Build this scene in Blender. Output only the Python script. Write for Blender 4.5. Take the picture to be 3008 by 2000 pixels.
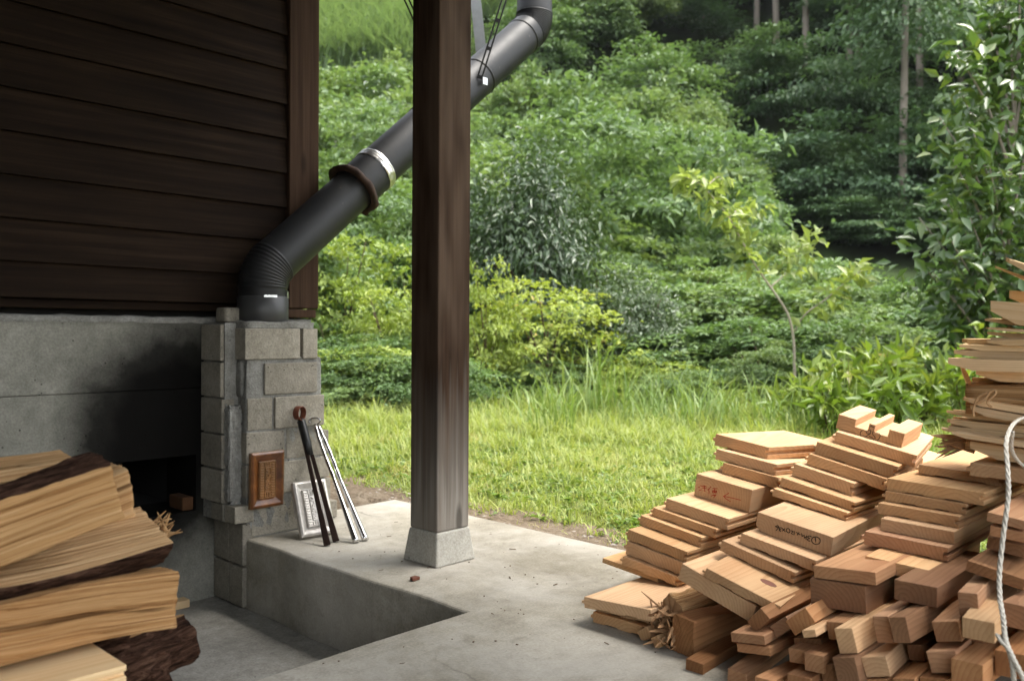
import bpy, bmesh, math, random
import numpy as np
from mathutils import Vector, Matrix, noise as mnoise

for o in list(bpy.data.objects): bpy.data.objects.remove(o, do_unlink=True)
scene = bpy.context.scene
COL = scene.collection
PI = math.pi

# ------------------------------------------------------------------ camera
F = 2551.0; PX, PY = 1504.0, 1000.0; CAMZ = .63
AZ = math.radians(43.5); PITCH = 27/2551.0; ROLL = .006
_f0 = np.array([math.cos(AZ), math.sin(AZ), 0]); _r0 = np.array([math.sin(AZ), -math.cos(AZ), 0]); _z = np.array([0, 0, 1.])
FW = _f0*math.cos(PITCH) - _z*math.sin(PITCH); _u = _z*math.cos(PITCH) + _f0*math.sin(PITCH)
RT = _r0*math.cos(ROLL) + _u*math.sin(ROLL); UP = _u*math.cos(ROLL) - _r0*math.sin(ROLL)
CAM = np.array([0, 0, CAMZ])
cd = bpy.data.cameras.new('camera'); cam = bpy.data.objects.new('camera', cd); COL.objects.link(cam)
m = Matrix(((RT[0], UP[0], -FW[0], 0), (RT[1], UP[1], -FW[1], 0), (RT[2], UP[2], -FW[2], CAMZ), (0, 0, 0, 1)))
cam.matrix_world = m
cd.sensor_width = 23.7; cd.lens = 23.7*F/3008; cd.clip_start = .05; cd.clip_end = 500
cd.dof.use_dof = True; cd.dof.focus_distance = 2.1; cd.dof.aperture_fstop = 3.2
scene.camera = cam

# ------------------------------------------------------------------ light
w = bpy.data.worlds.new('World'); scene.world = w; w.use_nodes = True
wn = w.node_tree; bg = wn.nodes['Background']
SUN_DIR = Vector((.50, -.62, 0)).normalized(); SUN_EL = math.radians(72)
sky = wn.nodes.new('ShaderNodeTexSky'); sky.sky_type = 'NISHITA'; sky.sun_disc = False
sky.sun_elevation = SUN_EL; sky.sun_rotation = math.atan2(SUN_DIR.x, SUN_DIR.y)
sky.air_density = 1.5; sky.dust_density = 4.0; sky.ozone_density = 1.0
hs = wn.nodes.new('ShaderNodeHueSaturation'); hs.inputs['Saturation'].default_value = .30
wn.links.new(sky.outputs[0], hs.inputs['Color']); wn.links.new(hs.outputs[0], bg.inputs['Color'])
bg.inputs['Strength'].default_value = .15
sd = bpy.data.lights.new('sun', 'SUN'); sd.energy = 1.2; sd.angle = math.radians(28); sd.color = (1, .95, .86)
so = bpy.data.objects.new('sun', sd); COL.objects.link(so)
sv = Vector((SUN_DIR.x*math.cos(SUN_EL), SUN_DIR.y*math.cos(SUN_EL), math.sin(SUN_EL)))
so.location = sv*20; so.rotation_euler = (-sv).to_track_quat('-Z', 'Y').to_euler()
vs = scene.view_settings
vs.view_transform = 'Standard'; vs.look = 'None'; vs.gamma = 1; vs.exposure = 2.02; vs.use_curve_mapping = False
scene.render.engine = 'CYCLES'

# ------------------------------------------------------------------ helpers
def ray(x, y): return FW + RT*((x-PX)/F) + UP*((PY-y)/F)
def onz(x, y, z=0): d = ray(x, y); return CAM + d*((z-CAMZ)/d[2])
def ony(x, y, Y): d = ray(x, y); return CAM + d*(Y/d[1])
def onx(x, y, X): d = ray(x, y); return CAM + d*(X/d[0])
def ond(x, y, D): return CAM + ray(x, y)*D

def link(o, parent=None):
    COL.objects.link(o)
    if parent is not None:
        o.parent = parent; o.matrix_parent_inverse = Matrix.Translation(-parent.location)
    return o
def setp(o, label=None, cat=None, group=None, kind=None):
    for k, v in (('label', label), ('category', cat), ('group', group), ('kind', kind)):
        if v: o[k] = v
    return o
def thing(name, label, cat, loc=(0, 0, 0), group=None):
    o = bpy.data.objects.new(name, None); o.location = loc; o.empty_display_size = .1
    link(o); return setp(o, label, cat, group)
def mk(name, vs, fs, mat, parent=None, smooth=False, bevel=0, seg=2, mi=None):
    me = bpy.data.meshes.new(name); me.from_pydata([tuple(v) for v in vs], [], fs)
    for x in (mat if isinstance(mat, (list, tuple)) else [mat]): me.materials.append(M[x])
    if mi is not None: me.polygons.foreach_set('material_index', mi)
    if smooth: me.polygons.foreach_set('use_smooth', [True]*len(me.polygons))
    me.validate(); me.update()
    bm = bmesh.new(); bm.from_mesh(me); bmesh.ops.recalc_face_normals(bm, faces=bm.faces); bm.to_mesh(me); bm.free()
    o = bpy.data.objects.new(name, me); link(o, parent)
    if bevel:
        b = o.modifiers.new('bevel', 'BEVEL'); b.width = bevel; b.segments = seg; b.limit_method = 'ANGLE'; b.angle_limit = .6
    return o
BF = [(0, 3, 2, 1), (4, 5, 6, 7), (0, 1, 5, 4), (1, 2, 6, 5), (2, 3, 7, 6), (3, 0, 4, 7)]
def boxv(x0, x1, y0, y1, z0, z1):
    return [(x0, y0, z0), (x1, y0, z0), (x1, y1, z0), (x0, y1, z0), (x0, y0, z1), (x1, y0, z1), (x1, y1, z1), (x0, y1, z1)]
def box(name, b, mat, parent=None, bevel=.003, **k):
    return mk(name, boxv(*b), BF, mat, parent, bevel=bevel, **k)
def join(*parts):
    V, Fc = [], []
    for v, f in parts:
        n = len(V); V += [tuple(p) for p in v]; Fc += [tuple(i+n for i in q) for q in f]
    return V, Fc
def tubev(pts, rad, n=10, cap=True):
    """tube along a polyline, radius number or list"""
    pts = [Vector(p) for p in pts]; V, Fc = [], []
    if not hasattr(rad, '__len__'): rad = [rad]*len(pts)
    ref = None
    for i, p in enumerate(pts):
        t = (pts[min(i+1, len(pts)-1)] - pts[max(i-1, 0)]).normalized()
        if ref is None:
            ref = t.orthogonal().normalized()
        ref = (ref - t*ref.dot(t)).normalized(); bi = t.cross(ref)
        for k in range(n):
            a = 2*PI*k/n; V.append(p + (ref*math.cos(a) + bi*math.sin(a))*rad[i])
    for i in range(len(pts)-1):
        for k in range(n):
            a = i*n+k; b = i*n+(k+1) % n; Fc.append((a, b, b+n, a+n))
    if cap:
        Fc.append(tuple(range(n-1, -1, -1))); Fc.append(tuple(range((len(pts)-1)*n, len(pts)*n)))
    return V, Fc
def bez(pts, n=8):
    """Catmull-Rom through points"""
    P = [Vector(p) for p in pts]; P = [2*P[0]-P[1]] + P + [2*P[-1]-P[-2]]; out = []
    for i in range(1, len(P)-2):
        for k in range(n):
            t = k/n; a, b, c, d = P[i-1], P[i], P[i+1], P[i+2]
            out.append(.5*((2*b) + (c-a)*t + (2*a-5*b+4*c-d)*t*t + (3*b-a-3*c+d)*t**3))
    out.append(P[-2]); return out

# ------------------------------------------------------------------ materials
M = {}
class N:
    def __init__(s, name):
        s.m = bpy.data.materials.new(name); s.m.use_nodes = True; s.t = s.m.node_tree; s.t.nodes.clear(); M[name] = s.m
        s.out = s.t.nodes.new('ShaderNodeOutputMaterial')
    def __call__(s, typ, inp=None, out=0, **pr):
        n = s.t.nodes.new('ShaderNode'+typ)
        for k, v in pr.items(): setattr(n, k, v)
        for k, v in (inp or {}).items():
            if isinstance(v, bpy.types.NodeSocket): s.t.links.new(v, n.inputs[k])
            else: n.inputs[k].default_value = v
        return n.outputs[out]
    def math(s, op, a, b=0., clamp=False): return s('Math', {0: a, 1: b}, operation=op, use_clamp=clamp)
    def mix(s, f, a, b, mode='MIX'):
        a = a if isinstance(a, bpy.types.NodeSocket) else (*a, 1); b = b if isinstance(b, bpy.types.NodeSocket) else (*b, 1)
        return s('Mix', {0: f, 6: a, 7: b}, out=2, data_type='RGBA', blend_type=mode)
    def ramp(s, f, stops):
        n = s.t.nodes.new('ShaderNodeValToRGB'); s.t.links.new(f, n.inputs[0]); e = n.color_ramp.elements
        while len(e) < len(stops): e.new(.5)
        for i, (p, c) in enumerate(stops):
            e[i].position = p; e[i].color = (*c, 1) if hasattr(c, '__len__') else (c, c, c, 1)
        return n.outputs[0]
    def noise(s, v, scale, det=4, rough=.55, dist=0): return s('TexNoise', {'Vector': v, 'Scale': scale, 'Detail': det, 'Roughness': rough, 'Distortion': dist})
    def mapv(s, v, sc=(1, 1, 1), loc=(0, 0, 0)): return s('Mapping', {'Vector': v, 'Scale': sc, 'Location': loc})
    def obj(s): return s('TexCoord', out=3)
    def bump(s, h, strength=.3, dist=.01): return s('Bump', {'Height': h, 'Strength': strength, 'Distance': dist})
    def fin(s, col, rough=.6, metal=0., normal=None, spec=.4, **k):
        d = {'Base Color': col if isinstance(col, bpy.types.NodeSocket) else (*col, 1), 'Roughness': rough, 'Metallic': metal, 'Specular IOR Level': spec}
        if normal is not None: d['Normal'] = normal
        d.update(k); sh = s('BsdfPrincipled', d); s.t.links.new(sh, s.out.inputs[0]); return s.m

def wood_mat(name, light, dark, red, period=.007, rough=.55, redmix=.5, grey=0.):
    n = N(name); v = n.obj(); r = n('ObjectInfo', out=5)
    r2 = n.math('FRACT', n.math('MULTIPLY', r, 7.31)); r3 = n.math('FRACT', n.math('MULTIPLY', r, 23.7))
    sx = n('SeparateXYZ', {0: v}); node = sx.node
    X, Y, Z = node.outputs
    shift = n('CombineXYZ', {0: n.math('MULTIPLY', r, 9.), 1: n.math('MULTIPLY', r2, 5.), 2: 0.})
    vv = n('VectorMath', {0: v, 1: shift}, operation='ADD')
    n1 = n.noise(n.mapv(vv, (1.6, 9, 9)), 1.0, 3)
    yo = n.math('ADD', Y, n.math('MULTIPLY', r2, .14)); zo = n.math('ADD', Z, n.math('ADD', .02, n.math('MULTIPLY', r3, .07)))
    dist = n('VectorMath', {0: n('CombineXYZ', {0: 0., 1: yo, 2: zo})}, out=1, operation='LENGTH')
    ph = n.math('ADD', n.math('MULTIPLY', dist, 1/period), n.math('MULTIPLY', n1, 5.0))
    ring = n.math('POWER', n.math('FRACT', ph), 2.2)
    streak = n.noise(n.mapv(vv, (3, 160, 160)), 1.0, 3, .6)
    big = n.noise(n.mapv(vv, (3, 12, 12)), 1.0, 3)
    f = n.math('ADD', n.math('MULTIPLY', ring, .55), n.math('MULTIPLY', n.math('SUBTRACT', streak, .4), .7), True)
    c = n.mix(f, light, dark)
    c = n.mix(n.math('MULTIPLY', n.ramp(big, [(.42, 0.), (.7, 1.)]), redmix), c, red)
    hv = n('HueSaturation', {'Color': c, 'Value': n.math('ADD', .78, n.math('MULTIPLY', r3, .38)), 'Saturation': n.math('ADD', .88, n.math('MULTIPLY', r2, .14))})
    if grey:
        g = n.noise(vv, 25, 5); hv = n.mix(n.math('MULTIPLY', g, grey), hv, (.16, .145, .12))
    h = n.math('ADD', n.math('MULTIPLY', streak, .7), n.math('MULTIPLY', ring, .3))
    sw = n('TexWave', {'Vector': n.mapv(vv, (40, 6, 6)), 'Scale': 3.0, 'Distortion': 3.0, 'Detail': 2.0}, out=1)
    return n.fin(hv, .68, normal=n.bump(n.math('ADD', h, n.math('MULTIPLY', sw, .12)), .28, .002), spec=.03)
wood_mat('wood_pale', (.64, .405, .21), (.46, .245, .105), (.49, .25, .11), redmix=.45)
wood_mat('wood_red', (.50, .275, .135), (.32, .145, .062), (.33, .135, .062), redmix=.55)
wood_mat('wood_dull', (.34, .175, .08), (.19, .082, .034), (.23, .095, .042), redmix=.5, grey=.04)
wood_mat('wood_kindling', (.80, .59, .34), (.60, .38, .17), (.64, .41, .19), period=.005)

def split_mat():
    n = N('split_wood'); v = n.obj(); r = n('ObjectInfo', out=5)
    vv = n('VectorMath', {0: v, 1: n('CombineXYZ', {0: n.math('MULTIPLY', r, 9.), 1: n.math('MULTIPLY', r, 31.), 2: 0.})}, operation='ADD')
    wob = n.noise(n.mapv(vv, (7, 7, 7)), 1, 2)
    v2 = n('VectorMath', {0: vv, 1: n('CombineXYZ', {0: 0., 1: 0., 2: n.math('MULTIPLY', wob, .009)})}, operation='ADD')
    q = n('SeparateXYZ', {0: v2}).node
    ax_ = n.math('MULTIPLY', n.math('ADD', q.outputs[1], q.outputs[2]), .7); bx_ = n.math('MULTIPLY', n.math('SUBTRACT', q.outputs[1], q.outputs[2]), .7)
    g2 = n('CombineXYZ', {0: q.outputs[0], 1: ax_, 2: bx_})
    st = n.noise(n.mapv(g2, (1.6, 300, 20)), 1, 5, .75)
    fine = n.noise(n.mapv(g2, (6, 520, 60)), 1, 3)
    big = n.noise(n.mapv(v2, (4, 14, 18)), 1, 3)
    c = n.ramp(st, [(.36, (.16, .078, .032)), (.44, (.39, .225, .10)), (.54, (.54, .345, .17)), (.68, (.66, .46, .26))])
    c = n.mix(n.math('MULTIPLY', n.ramp(big, [(.45, 0.), (.75, 1.)]), .45), c, (.50, .26, .11))
    crack = n.ramp(n.noise(n.mapv(g2, (2.4, 95, 10)), 1, 2), [(.30, 1.), (.35, 0.)])
    c = n.mix(n.math('MULTIPLY', crack, .8), c, (.075, .035, .014))
    c = n.mix(1., c, n('ObjectInfo', out=1), 'MULTIPLY')
    h = n.math('SUBTRACT', n.math('ADD', n.math('MULTIPLY', st, 1.), n.math('MULTIPLY', fine, .35)), n.math('MULTIPLY', crack, .6))
    n.fin(c, .75, normal=n.bump(h, .85, .006), spec=.04)
split_mat()
def bark_mat():
    n = N('bark'); v = n.obj()
    a = n.noise(n.mapv(v, (16, 75, 75)), 1, 7, .7, 1.2); b = n.noise(n.mapv(v, (90, 130, 130)), 1, 5)
    c = n.ramp(a, [(.34, (.012, .007, .005)), (.47, (.055, .028, .018)), (.60, (.13, .070, .046)), (.76, (.26, .175, .13))])
    n.fin(c, .85, normal=n.bump(n.math('ADD', a, n.math('MULTIPLY', b, .4)), 1., .02), spec=.05)
bark_mat()
def conc_mat(name, c0, c1, c2, stain=None, scale=1., holes=.5, bump=.35):
    n = N(name); v = n.obj(); r = n('ObjectInfo', out=5)
    vv = n('VectorMath', {0: v, 1: n('CombineXYZ', {0: n.math('MULTIPLY', r, 9.), 1: n.math('MULTIPLY', r, 7.), 2: 0.})}, operation='ADD')
    a = n.noise(vv, 3.1*scale, 6, .6); b = n.noise(vv, 22*scale, 5, .6); g = n.noise(vv, 170, 3, .6)
    f = n.math('ADD', n.math('MULTIPLY', a, .6), n.math('MULTIPLY', b, .4))
    c = n.ramp(f, [(.32, c0), (.5, c1), (.68, c2)])
    c = n.mix(.22, c, n.ramp(g, [(.3, .03), (.7, .75)]), 'OVERLAY')
    c = n('HueSaturation', {'Color': c, 'Value': n.math('ADD', .86, n.math('MULTIPLY', r, .28))})
    hl = n.ramp(n('TexVoronoi', {'Vector': vv, 'Scale': 62.}), [(.13, 1.), (.2, 0.)])
    hm = n.math('MULTIPLY', hl, n.ramp(n.noise(vv, 14, 2), [(.56, 0.), (.62, 1.)]))
    c = n.mix(n.math('MULTIPLY', hm, holes), c, (.05, .048, .042))
    if stain: c = stain(n, v, c)
    h = n.math('SUBTRACT', n.math('ADD', n.math('MULTIPLY', g, .5), n.math('MULTIPLY', b, .6)), n.math('MULTIPLY', hm, 1.2))
    return n.fin(c, .9, normal=n.bump(h, bump, .004), spec=.05)
def slab_stain(n, v, c):
    # damp algae and dirt patches beside the pedestal and along the lawn edge
    d = n('VectorMath', {0: n.mapv(v, (1.3, .85, 0), (-2.42, -1.40, 0))}, out=1, operation='LENGTH')
    nz = n.noise(v, 5.5, 6, .7)
    f = n.math('MULTIPLY', n.ramp(n.math('ADD', d, n.math('MULTIPLY', nz, .55)), [(.28, 1.), (.75, 0.)]), n.ramp(nz, [(.33, .25), (.62, 1.)]))
    c = n.mix(n.math('MULTIPLY', f, .85), c, (.105, .092, .066))
    sp = n.ramp(n.noise(v, 48, 3, .7), [(.66, 0.), (.72, 1.)])
    c = n.mix(n.math('MULTIPLY', sp, .35), c, (.16, .135, .10))
    st = n.ramp(n.noise(n.mapv(v, (2, 9, 1)), 1.5, 6, .7), [(.54, 0.), (.70, 1.)])
    c = n.mix(n.math('MULTIPLY', st, .45), c, (.17, .152, .12))
    bl = n.ramp(n.noise(v, 2.3, 7, .75, .4), [(.42, 0.), (.62, 1.)])
    c = n.mix(n.math('MULTIPLY', bl, .45), c, (.47, .445, .40))
    wr = n.ramp(n.noise(n.mapv(v, (1, 1, 1), (7, 3, 0)), 9, 6, .75, 1.2), [(.58, 0.), (.66, 1.)])
    c = n.mix(n.math('MULTIPLY', wr, .30), c, (.15, .135, .105))
    wv = n('VectorMath', {0: v, 1: n('VectorMath', {0: n('TexNoise', {'Vector': v, 'Scale': 3.0, 'Detail': 5.0}, out=1), 1: (.25, .25, 0)}, operation='MULTIPLY')}, operation='ADD')
    ed = n('TexVoronoi', {'Vector': wv, 'Scale': .85}, feature='DISTANCE_TO_EDGE')
    hc = n.math('MULTIPLY', n.ramp(ed, [(.0, 1.), (.0016, 0.)]), n.ramp(n.noise(v, 1.7, 2), [(.46, 0.), (.56, 1.)]))
    return n.mix(n.math('MULTIPLY', hc, .55), c, (.07, .062, .05))
conc_mat('concrete_slab', (.215, .194, .152), (.315, .288, .232), (.405, .372, .307), slab_stain, holes=.15, bump=.22)
def soot(n, v, c):
    # soot left by the stove mouth
    nz = n.noise(v, 4.5, 5, .6)
    d = n('VectorMath', {0: n.mapv(v, (1.7, 0, 1.3), (-2.006, 0, -.39))}, out=1, operation='LENGTH')
    f = n.ramp(n.math('ADD', d, n.math('MULTIPLY', n.math('SUBTRACT', nz, .5), .30)), [(.27, .995), (.36, .93), (.56, 0.)])
    c = n.mix(f, c, (.006, .0055, .005))
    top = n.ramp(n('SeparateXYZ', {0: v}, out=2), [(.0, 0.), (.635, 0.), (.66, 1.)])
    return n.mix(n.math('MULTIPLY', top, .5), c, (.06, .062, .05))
conc_mat('concrete_wall', (.15, .146, .122), (.22, .213, .18), (.29, .28, .24), soot, scale=1.3, holes=.8, bump=.45)
conc_mat('concrete_pit', (.20, .19, .165), (.30, .285, .25), (.40, .385, .34), None, scale=1.6, holes=.3, bump=.4)
conc_mat('block', (.19, .172, .135), (.27, .245, .198), (.35, .32, .265), None, scale=2.4, holes=.45, bump=.8)
conc_mat('mortar', (.14, .135, .12), (.235, .228, .205), (.33, .325, .30), None, scale=4.5, holes=.9, bump=1.)
conc_mat('pedestal', (.36, .34, .29), (.44, .42, .365), (.52, .50, .44), None, scale=2., holes=.6, bump=.3)

def stain_wood(name, dark, mid, light, wear):
    n = N(name); v = n.obj(); r = n('ObjectInfo', out=5)
    vv = n('VectorMath', {0: v, 1: n('CombineXYZ', {0: n.math('MULTIPLY', r, 9.), 1: 0., 2: n.math('MULTIPLY', r, 3.)})}, operation='ADD')
    sc = (2, 70, 70) if name == 'siding' else (70, 70, 1.6)
    st = n.noise(n.mapv(vv, sc), 1, 5, .6); big = n.noise(n.mapv(vv, tuple(s*.12 if s > 10 else s for s in sc)), 1, 3)
    c = n.ramp(n.math('ADD', n.math('MULTIPLY', st, .6), n.math('MULTIPLY', big, .4)), [(.34, dark), (.52, mid), (.72, light)])
    c = wear(n, v, c, st, big) if wear else c
    kn = n('TexVoronoi', {'Vector': n.mapv(vv, (2.2, 2.2, 6) if name == 'siding' else (6, 6, 1.7)), 'Scale': 1.3})
    c = n.mix(n.math('MULTIPLY', n.ramp(kn, [(.06, 1.), (.12, 0.)]), .6), c, (.012, .008, .005))
    n.fin(c, .75, normal=n.bump(st, .35, .003), spec=.07)
stain_wood('siding', (.0075, .0043, .0026), (.0155, .009, .0052), (.034, .0205, .012), None)
def post_wear(n, v, c, st, big):
    # grey weathering where rain splashes the foot of the post
    z = n('SeparateXYZ', {0: v}, out=2)
    f = n.ramp(n.math('ADD', z, n.math('MULTIPLY', n.math('SUBTRACT', st, .5), .5)), [(.13, .9), (.28, .42), (.52, 0.)])
    c = n.mix(f, c, (.27, .245, .21))
    sp = n.math('MULTIPLY', n.ramp(big, [(.46, 0.), (.64, 1.)]), .5)
    return n.mix(sp, c, (.12, .085, .06))
stain_wood('post_wood', (.014, .0078, .0045), (.034, .019, .011), (.066, .039, .024), post_wear)
stain_wood('corner_wood', (.024, .0135, .008), (.050, .029, .018), (.085, .052, .033), None)

def simple(name, col, rough=.5, metal=0., var=0., sc=20, bump=0., spec=.4):
    n = N(name); v = n.obj(); nz = n.noise(v, sc, 5)
    c = n.mix(nz, tuple(x*(1-var) for x in col), tuple(min(1, x*(1+var)) for x in col)) if var else col
    return n.fin(c, rough, metal, normal=n.bump(nz, bump, .003) if bump else None, spec=spec)
def pipe_mat():
    n = N('pipe_black'); v = n.obj(); a = n.noise(v, 9, 6, .65); b = n.noise(v, 120, 3)
    c = n.ramp(a, [(.35, (.011, .0115, .0125)), (.6, (.017, .017, .017)), (.8, (.032, .028, .024))])
    sp = n.ramp(n.noise(v, 55, 3), [(.70, 0.), (.74, 1.)]); c = n.mix(n.math('MULTIPLY', sp, .5), c, (.10, .09, .08))
    n.fin(c, n.math('ADD', .36, n.math('MULTIPLY', a, .28)), normal=n.bump(n.math('ADD', n.math('MULTIPLY', a, 1.), n.math('MULTIPLY', b, .1)), .12, .006), spec=.35)
pipe_mat()
simple('pipe_collar', (.055, .055, .054), .45, .3, .2, 14)
simple('rust_black', (.040, .021, .012), .8, .1, .9, 45, .6)
simple('foil', (.72, .71, .68), .32, 1, .2, 70, .6)
simple('galvanised', (.55, .57, .58), .42, .85, .2, 40)
simple('steel', (.62, .61, .60), .22, 1, .25, 50, .1)
simple('iron_dark', (.045, .028, .022), .32, .6, .6, 40, .15)
simple('leather', (.13, .04, .02), .6, 0, .4, 40, .2)
simple('strap_black', (.018, .018, .017), .4, .5)
simple('twine', (.62, .58, .50), .9, 0, .25, 300, .8)
simple('string', (.52, .33, .17), .8, 0, .2, 60)
simple('ink_black', (.012, .010, .010), .7)
simple('ink_red', (.40, .03, .012), .7)
simple('knot', (.16, .05, .025), .5, 0, .4, 160)
simple('firebrick', (.085, .036, .012), .85, 0, .3, 60, .4)
simple('tile_silver', (.50, .47, .43), .42, .55, .35, 60, .15)
simple('soot_and_gap_shade', (.008, .007, .006), .9)
simple('roof_dark', (.03, .022, .016), .8, 0, .3)
simple('debris', (.12, .07, .04), .9, 0, .6, 30)
simple('splinter', (.34, .19, .09), .8, 0, .5, 60, .5)
simple('pebble', (.26, .23, .20), .85, 0, .5, 9, .3)
def tile_brown():
    n = N('tile_brown'); v = n.obj(); a = n.noise(v, 30, 5); g = n('NewGeometry', out=7)
    c = n.ramp(a, [(.3, (.06, .018, .006)), (.55, (.15, .052, .014)), (.75, (.26, .105, .032))])
    c = n.mix(n.ramp(g, [(.53, 0.), (.66, .5)]), c, (.60, .38, .16))
    n.fin(c, .28, normal=n.bump(a, .1, .002), spec=.5)
tile_brown()
def ground_mat():
    n = N('soil'); v = n.obj(); a = n.noise(v, 1.4, 6, .65); b = n.noise(v, 30, 5)
    c = n.ramp(n.math('ADD', n.math('MULTIPLY', a, .6), n.math('MULTIPLY', b, .4)), [(.35, (.06, .05, .025)), (.5, (.10, .115, .035)), (.66, (.13, .17, .045))])
    n.fin(c, .95, normal=n.bump(b, .6, .03), spec=.1)
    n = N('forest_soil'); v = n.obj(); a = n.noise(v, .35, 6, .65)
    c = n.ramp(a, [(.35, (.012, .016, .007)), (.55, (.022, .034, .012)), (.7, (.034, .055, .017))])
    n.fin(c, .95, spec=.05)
    n = N('dirt'); v = n.obj(); a = n.noise(v, 7, 6, .7); b = n.noise(v, 60, 4)
    c = n.ramp(n.math('ADD', n.math('MULTIPLY', a, .5), n.math('MULTIPLY', b, .5)), [(.34, (.075, .055, .035)), (.5, (.15, .115, .08)), (.66, (.24, .20, .15))])
    n.fin(c, .95, normal=n.bump(b, .9, .02), spec=.1)
ground_mat()
def leaf_mat(name, stops, rough=.5, trans=.3, spec=.4, tcol=1.5):
    n = N(name); t = n('Attribute', out=2, attribute_name='tint'); r = n('ObjectInfo', out=5)
    f = n.math('ADD', n.math('MULTIPLY', t, .68), n.math('MULTIPLY', r, .34))
    c = n.ramp(f, stops)
    d = n('BsdfPrincipled', {'Base Color': c, 'Roughness': rough, 'Specular IOR Level': spec})
    tc = n.mix(1., c, (tcol, tcol*1.02, tcol*.55), 'MULTIPLY')
    tr = n('BsdfTranslucent', {'Color': tc})
    n.t.links.new(n('MixShader', {0: trans, 1: d, 2: tr}), n.out.inputs[0])
leaf_mat('leaf_yellow', [(.0, (.075, .125, .026)), (.45, (.175, .240, .045)), (.85, (.31, .36, .075)), (1., (.40, .30, .10))])
leaf_mat('leaf_mid', [(.0, (.052, .098, .038)), (.5, (.105, .178, .064)), (1., (.195, .255, .088))])
leaf_mat('leaf_hill', [(.0, (.060, .108, .046)), (.5, (.118, .188, .074)), (1., (.215, .275, .105))])
leaf_mat('leaf_oak', [(.0, (.034, .062, .026)), (.5, (.058, .098, .042)), (1., (.10, .145, .065))], rough=.36, trans=.18, spec=.6)
leaf_mat('leaf_lime', [(.0, (.16, .21, .055)), (.5, (.26, .32, .09)), (1., (.39, .41, .15))], rough=.4, trans=.4)
leaf_mat('leaf_dark', [(.0, (.036, .075, .034)), (.5, (.070, .130, .056)), (1., (.118, .190, .078))], trans=.25)
leaf_mat('leaf_broad', [(.0, (.040, .085, .022)), (.5, (.075, .135, .034)), (1., (.16, .20, .04))], rough=.3, trans=.25, spec=.65)
leaf_mat('leaf_weed', [(.0, (.075, .135, .022)), (.5, (.135, .205, .032)), (.9, (.23, .27, .045)), (1., (.30, .20, .06))], rough=.38)
leaf_mat('grass', [(.0, (.13, .17, .045)), (.35, (.225, .285, .07)), (.75, (.35, .375, .11)), (.93, (.42, .36, .17)), (1., (.42, .28, .14))], trans=.35)
leaf_mat('grass_tall', [(.0, (.085, .15, .035)), (.5, (.155, .235, .06)), (1., (.25, .30, .095))], rough=.4, trans=.3)
leaf_mat('grass_hill', [(.0, (.085, .15, .065)), (.5, (.135, .205, .090)), (1., (.20, .265, .12))], trans=.3)
simple('trunk_grey', (.24, .20, .165), .9, 0, .45, 14, .6)
simple('trunk_pale', (.30, .26, .20), .85, 0, .5, 40, .4)
simple('stem_brown', (.085, .06, .035), .9, 0, .4, 20)

# ================================================================== the setting
rng = random.Random(5)
YF = 2.364            # front of the block chimney foot
YW = 2.56             # face of the house wall
def extr(name, poly, z0, z1, mat, parent=None, bevel=.006, seg=3):
    n = len(poly); V = [(x, y, z0) for x, y in poly] + [(x, y, z1) for x, y in poly]
    Fc = [tuple(range(n-1, -1, -1)), tuple(range(n, 2*n))] + [(i, (i+1) % n, n+(i+1) % n, n+i) for i in range(n)]
    return mk(name, V, Fc, mat, parent, bevel=bevel, seg=seg)
edge = []
for i in range(25):            # trowelled, slightly wavy lip of the pit
    t = i/24; y = 2.545 - t*(2.545-1.412)
    edge.append((1.343 + .0045*math.sin(t*9) + .003*math.sin(t*23+1), y))
for i in range(1, 17):
    t = i/16; edge.append((1.343 - t*4.343, 1.410 + .004*math.sin(t*31)*(1-t)))
slab = extr('concrete_slab', [(-3, -3), (2.055, -3), (2.052, -1), (2.06, .6), (2.048, 1.6), (2.062, 2.2), (2.055, 2.55)] + edge, -.3, 0, 'concrete_slab', bevel=.009)
setp(slab, 'pale trowelled concrete floor slab with a sunken pit', kind='structure')
pitf = box('pit_floor', (-3, 1.40, 1.36, 2.62, -.32, -.21), 'concrete_pit'); setp(pitf, 'rough grey concrete floor of the sunken pit', kind='structure')

def terrain(x, y):
    d = x*_f0[0] + y*_f0[1]; l = x*_r0[0] + y*_r0[1]
    z = -.045
    if d > 8:
        t = min(1, (d-8)/16); z += 2.6*t*t*(3-2*t)*.9
    if d > 21: z += .86*(d-21)*min(1, (d-21)/9)
    z += .05*math.sin(x*1.3+.4)*math.sin(y*1.1) * min(1, max(0, (d-4)/6))
    if d > 14: z += .8*math.sin(x*.21+1)*math.sin(y*.17+2)*min(1, (d-14)/10)
    return z
def ground():
    V, Fc = [], []
    ds = [-6, -2, 1.0] + list(np.arange(2, 12, .5)) + list(np.arange(12, 30, 1.)) + list(np.arange(30, 86, 2.5))
    ls = np.linspace(-1, 1, 61)
    for d in ds:
        for k in ls:
            l = k*(14 + max(d, 0)*1.1)
            x = _f0[0]*d + _r0[0]*l; y = _f0[1]*d + _r0[1]*l
            z = terrain(x, y)
            if x < 1.9 and y < 3: z = -.34
            V.append((x, y, z))
    n = len(ls)
    mi = []
    for i in range(len(ds)-1):
        for j in range(n-1):
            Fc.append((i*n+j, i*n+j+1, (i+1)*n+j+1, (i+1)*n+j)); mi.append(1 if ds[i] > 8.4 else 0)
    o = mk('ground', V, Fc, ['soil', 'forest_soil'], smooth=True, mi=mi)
    setp(o, 'grassy ground rising into a wooded hillside', kind='structure')
ground()
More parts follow.
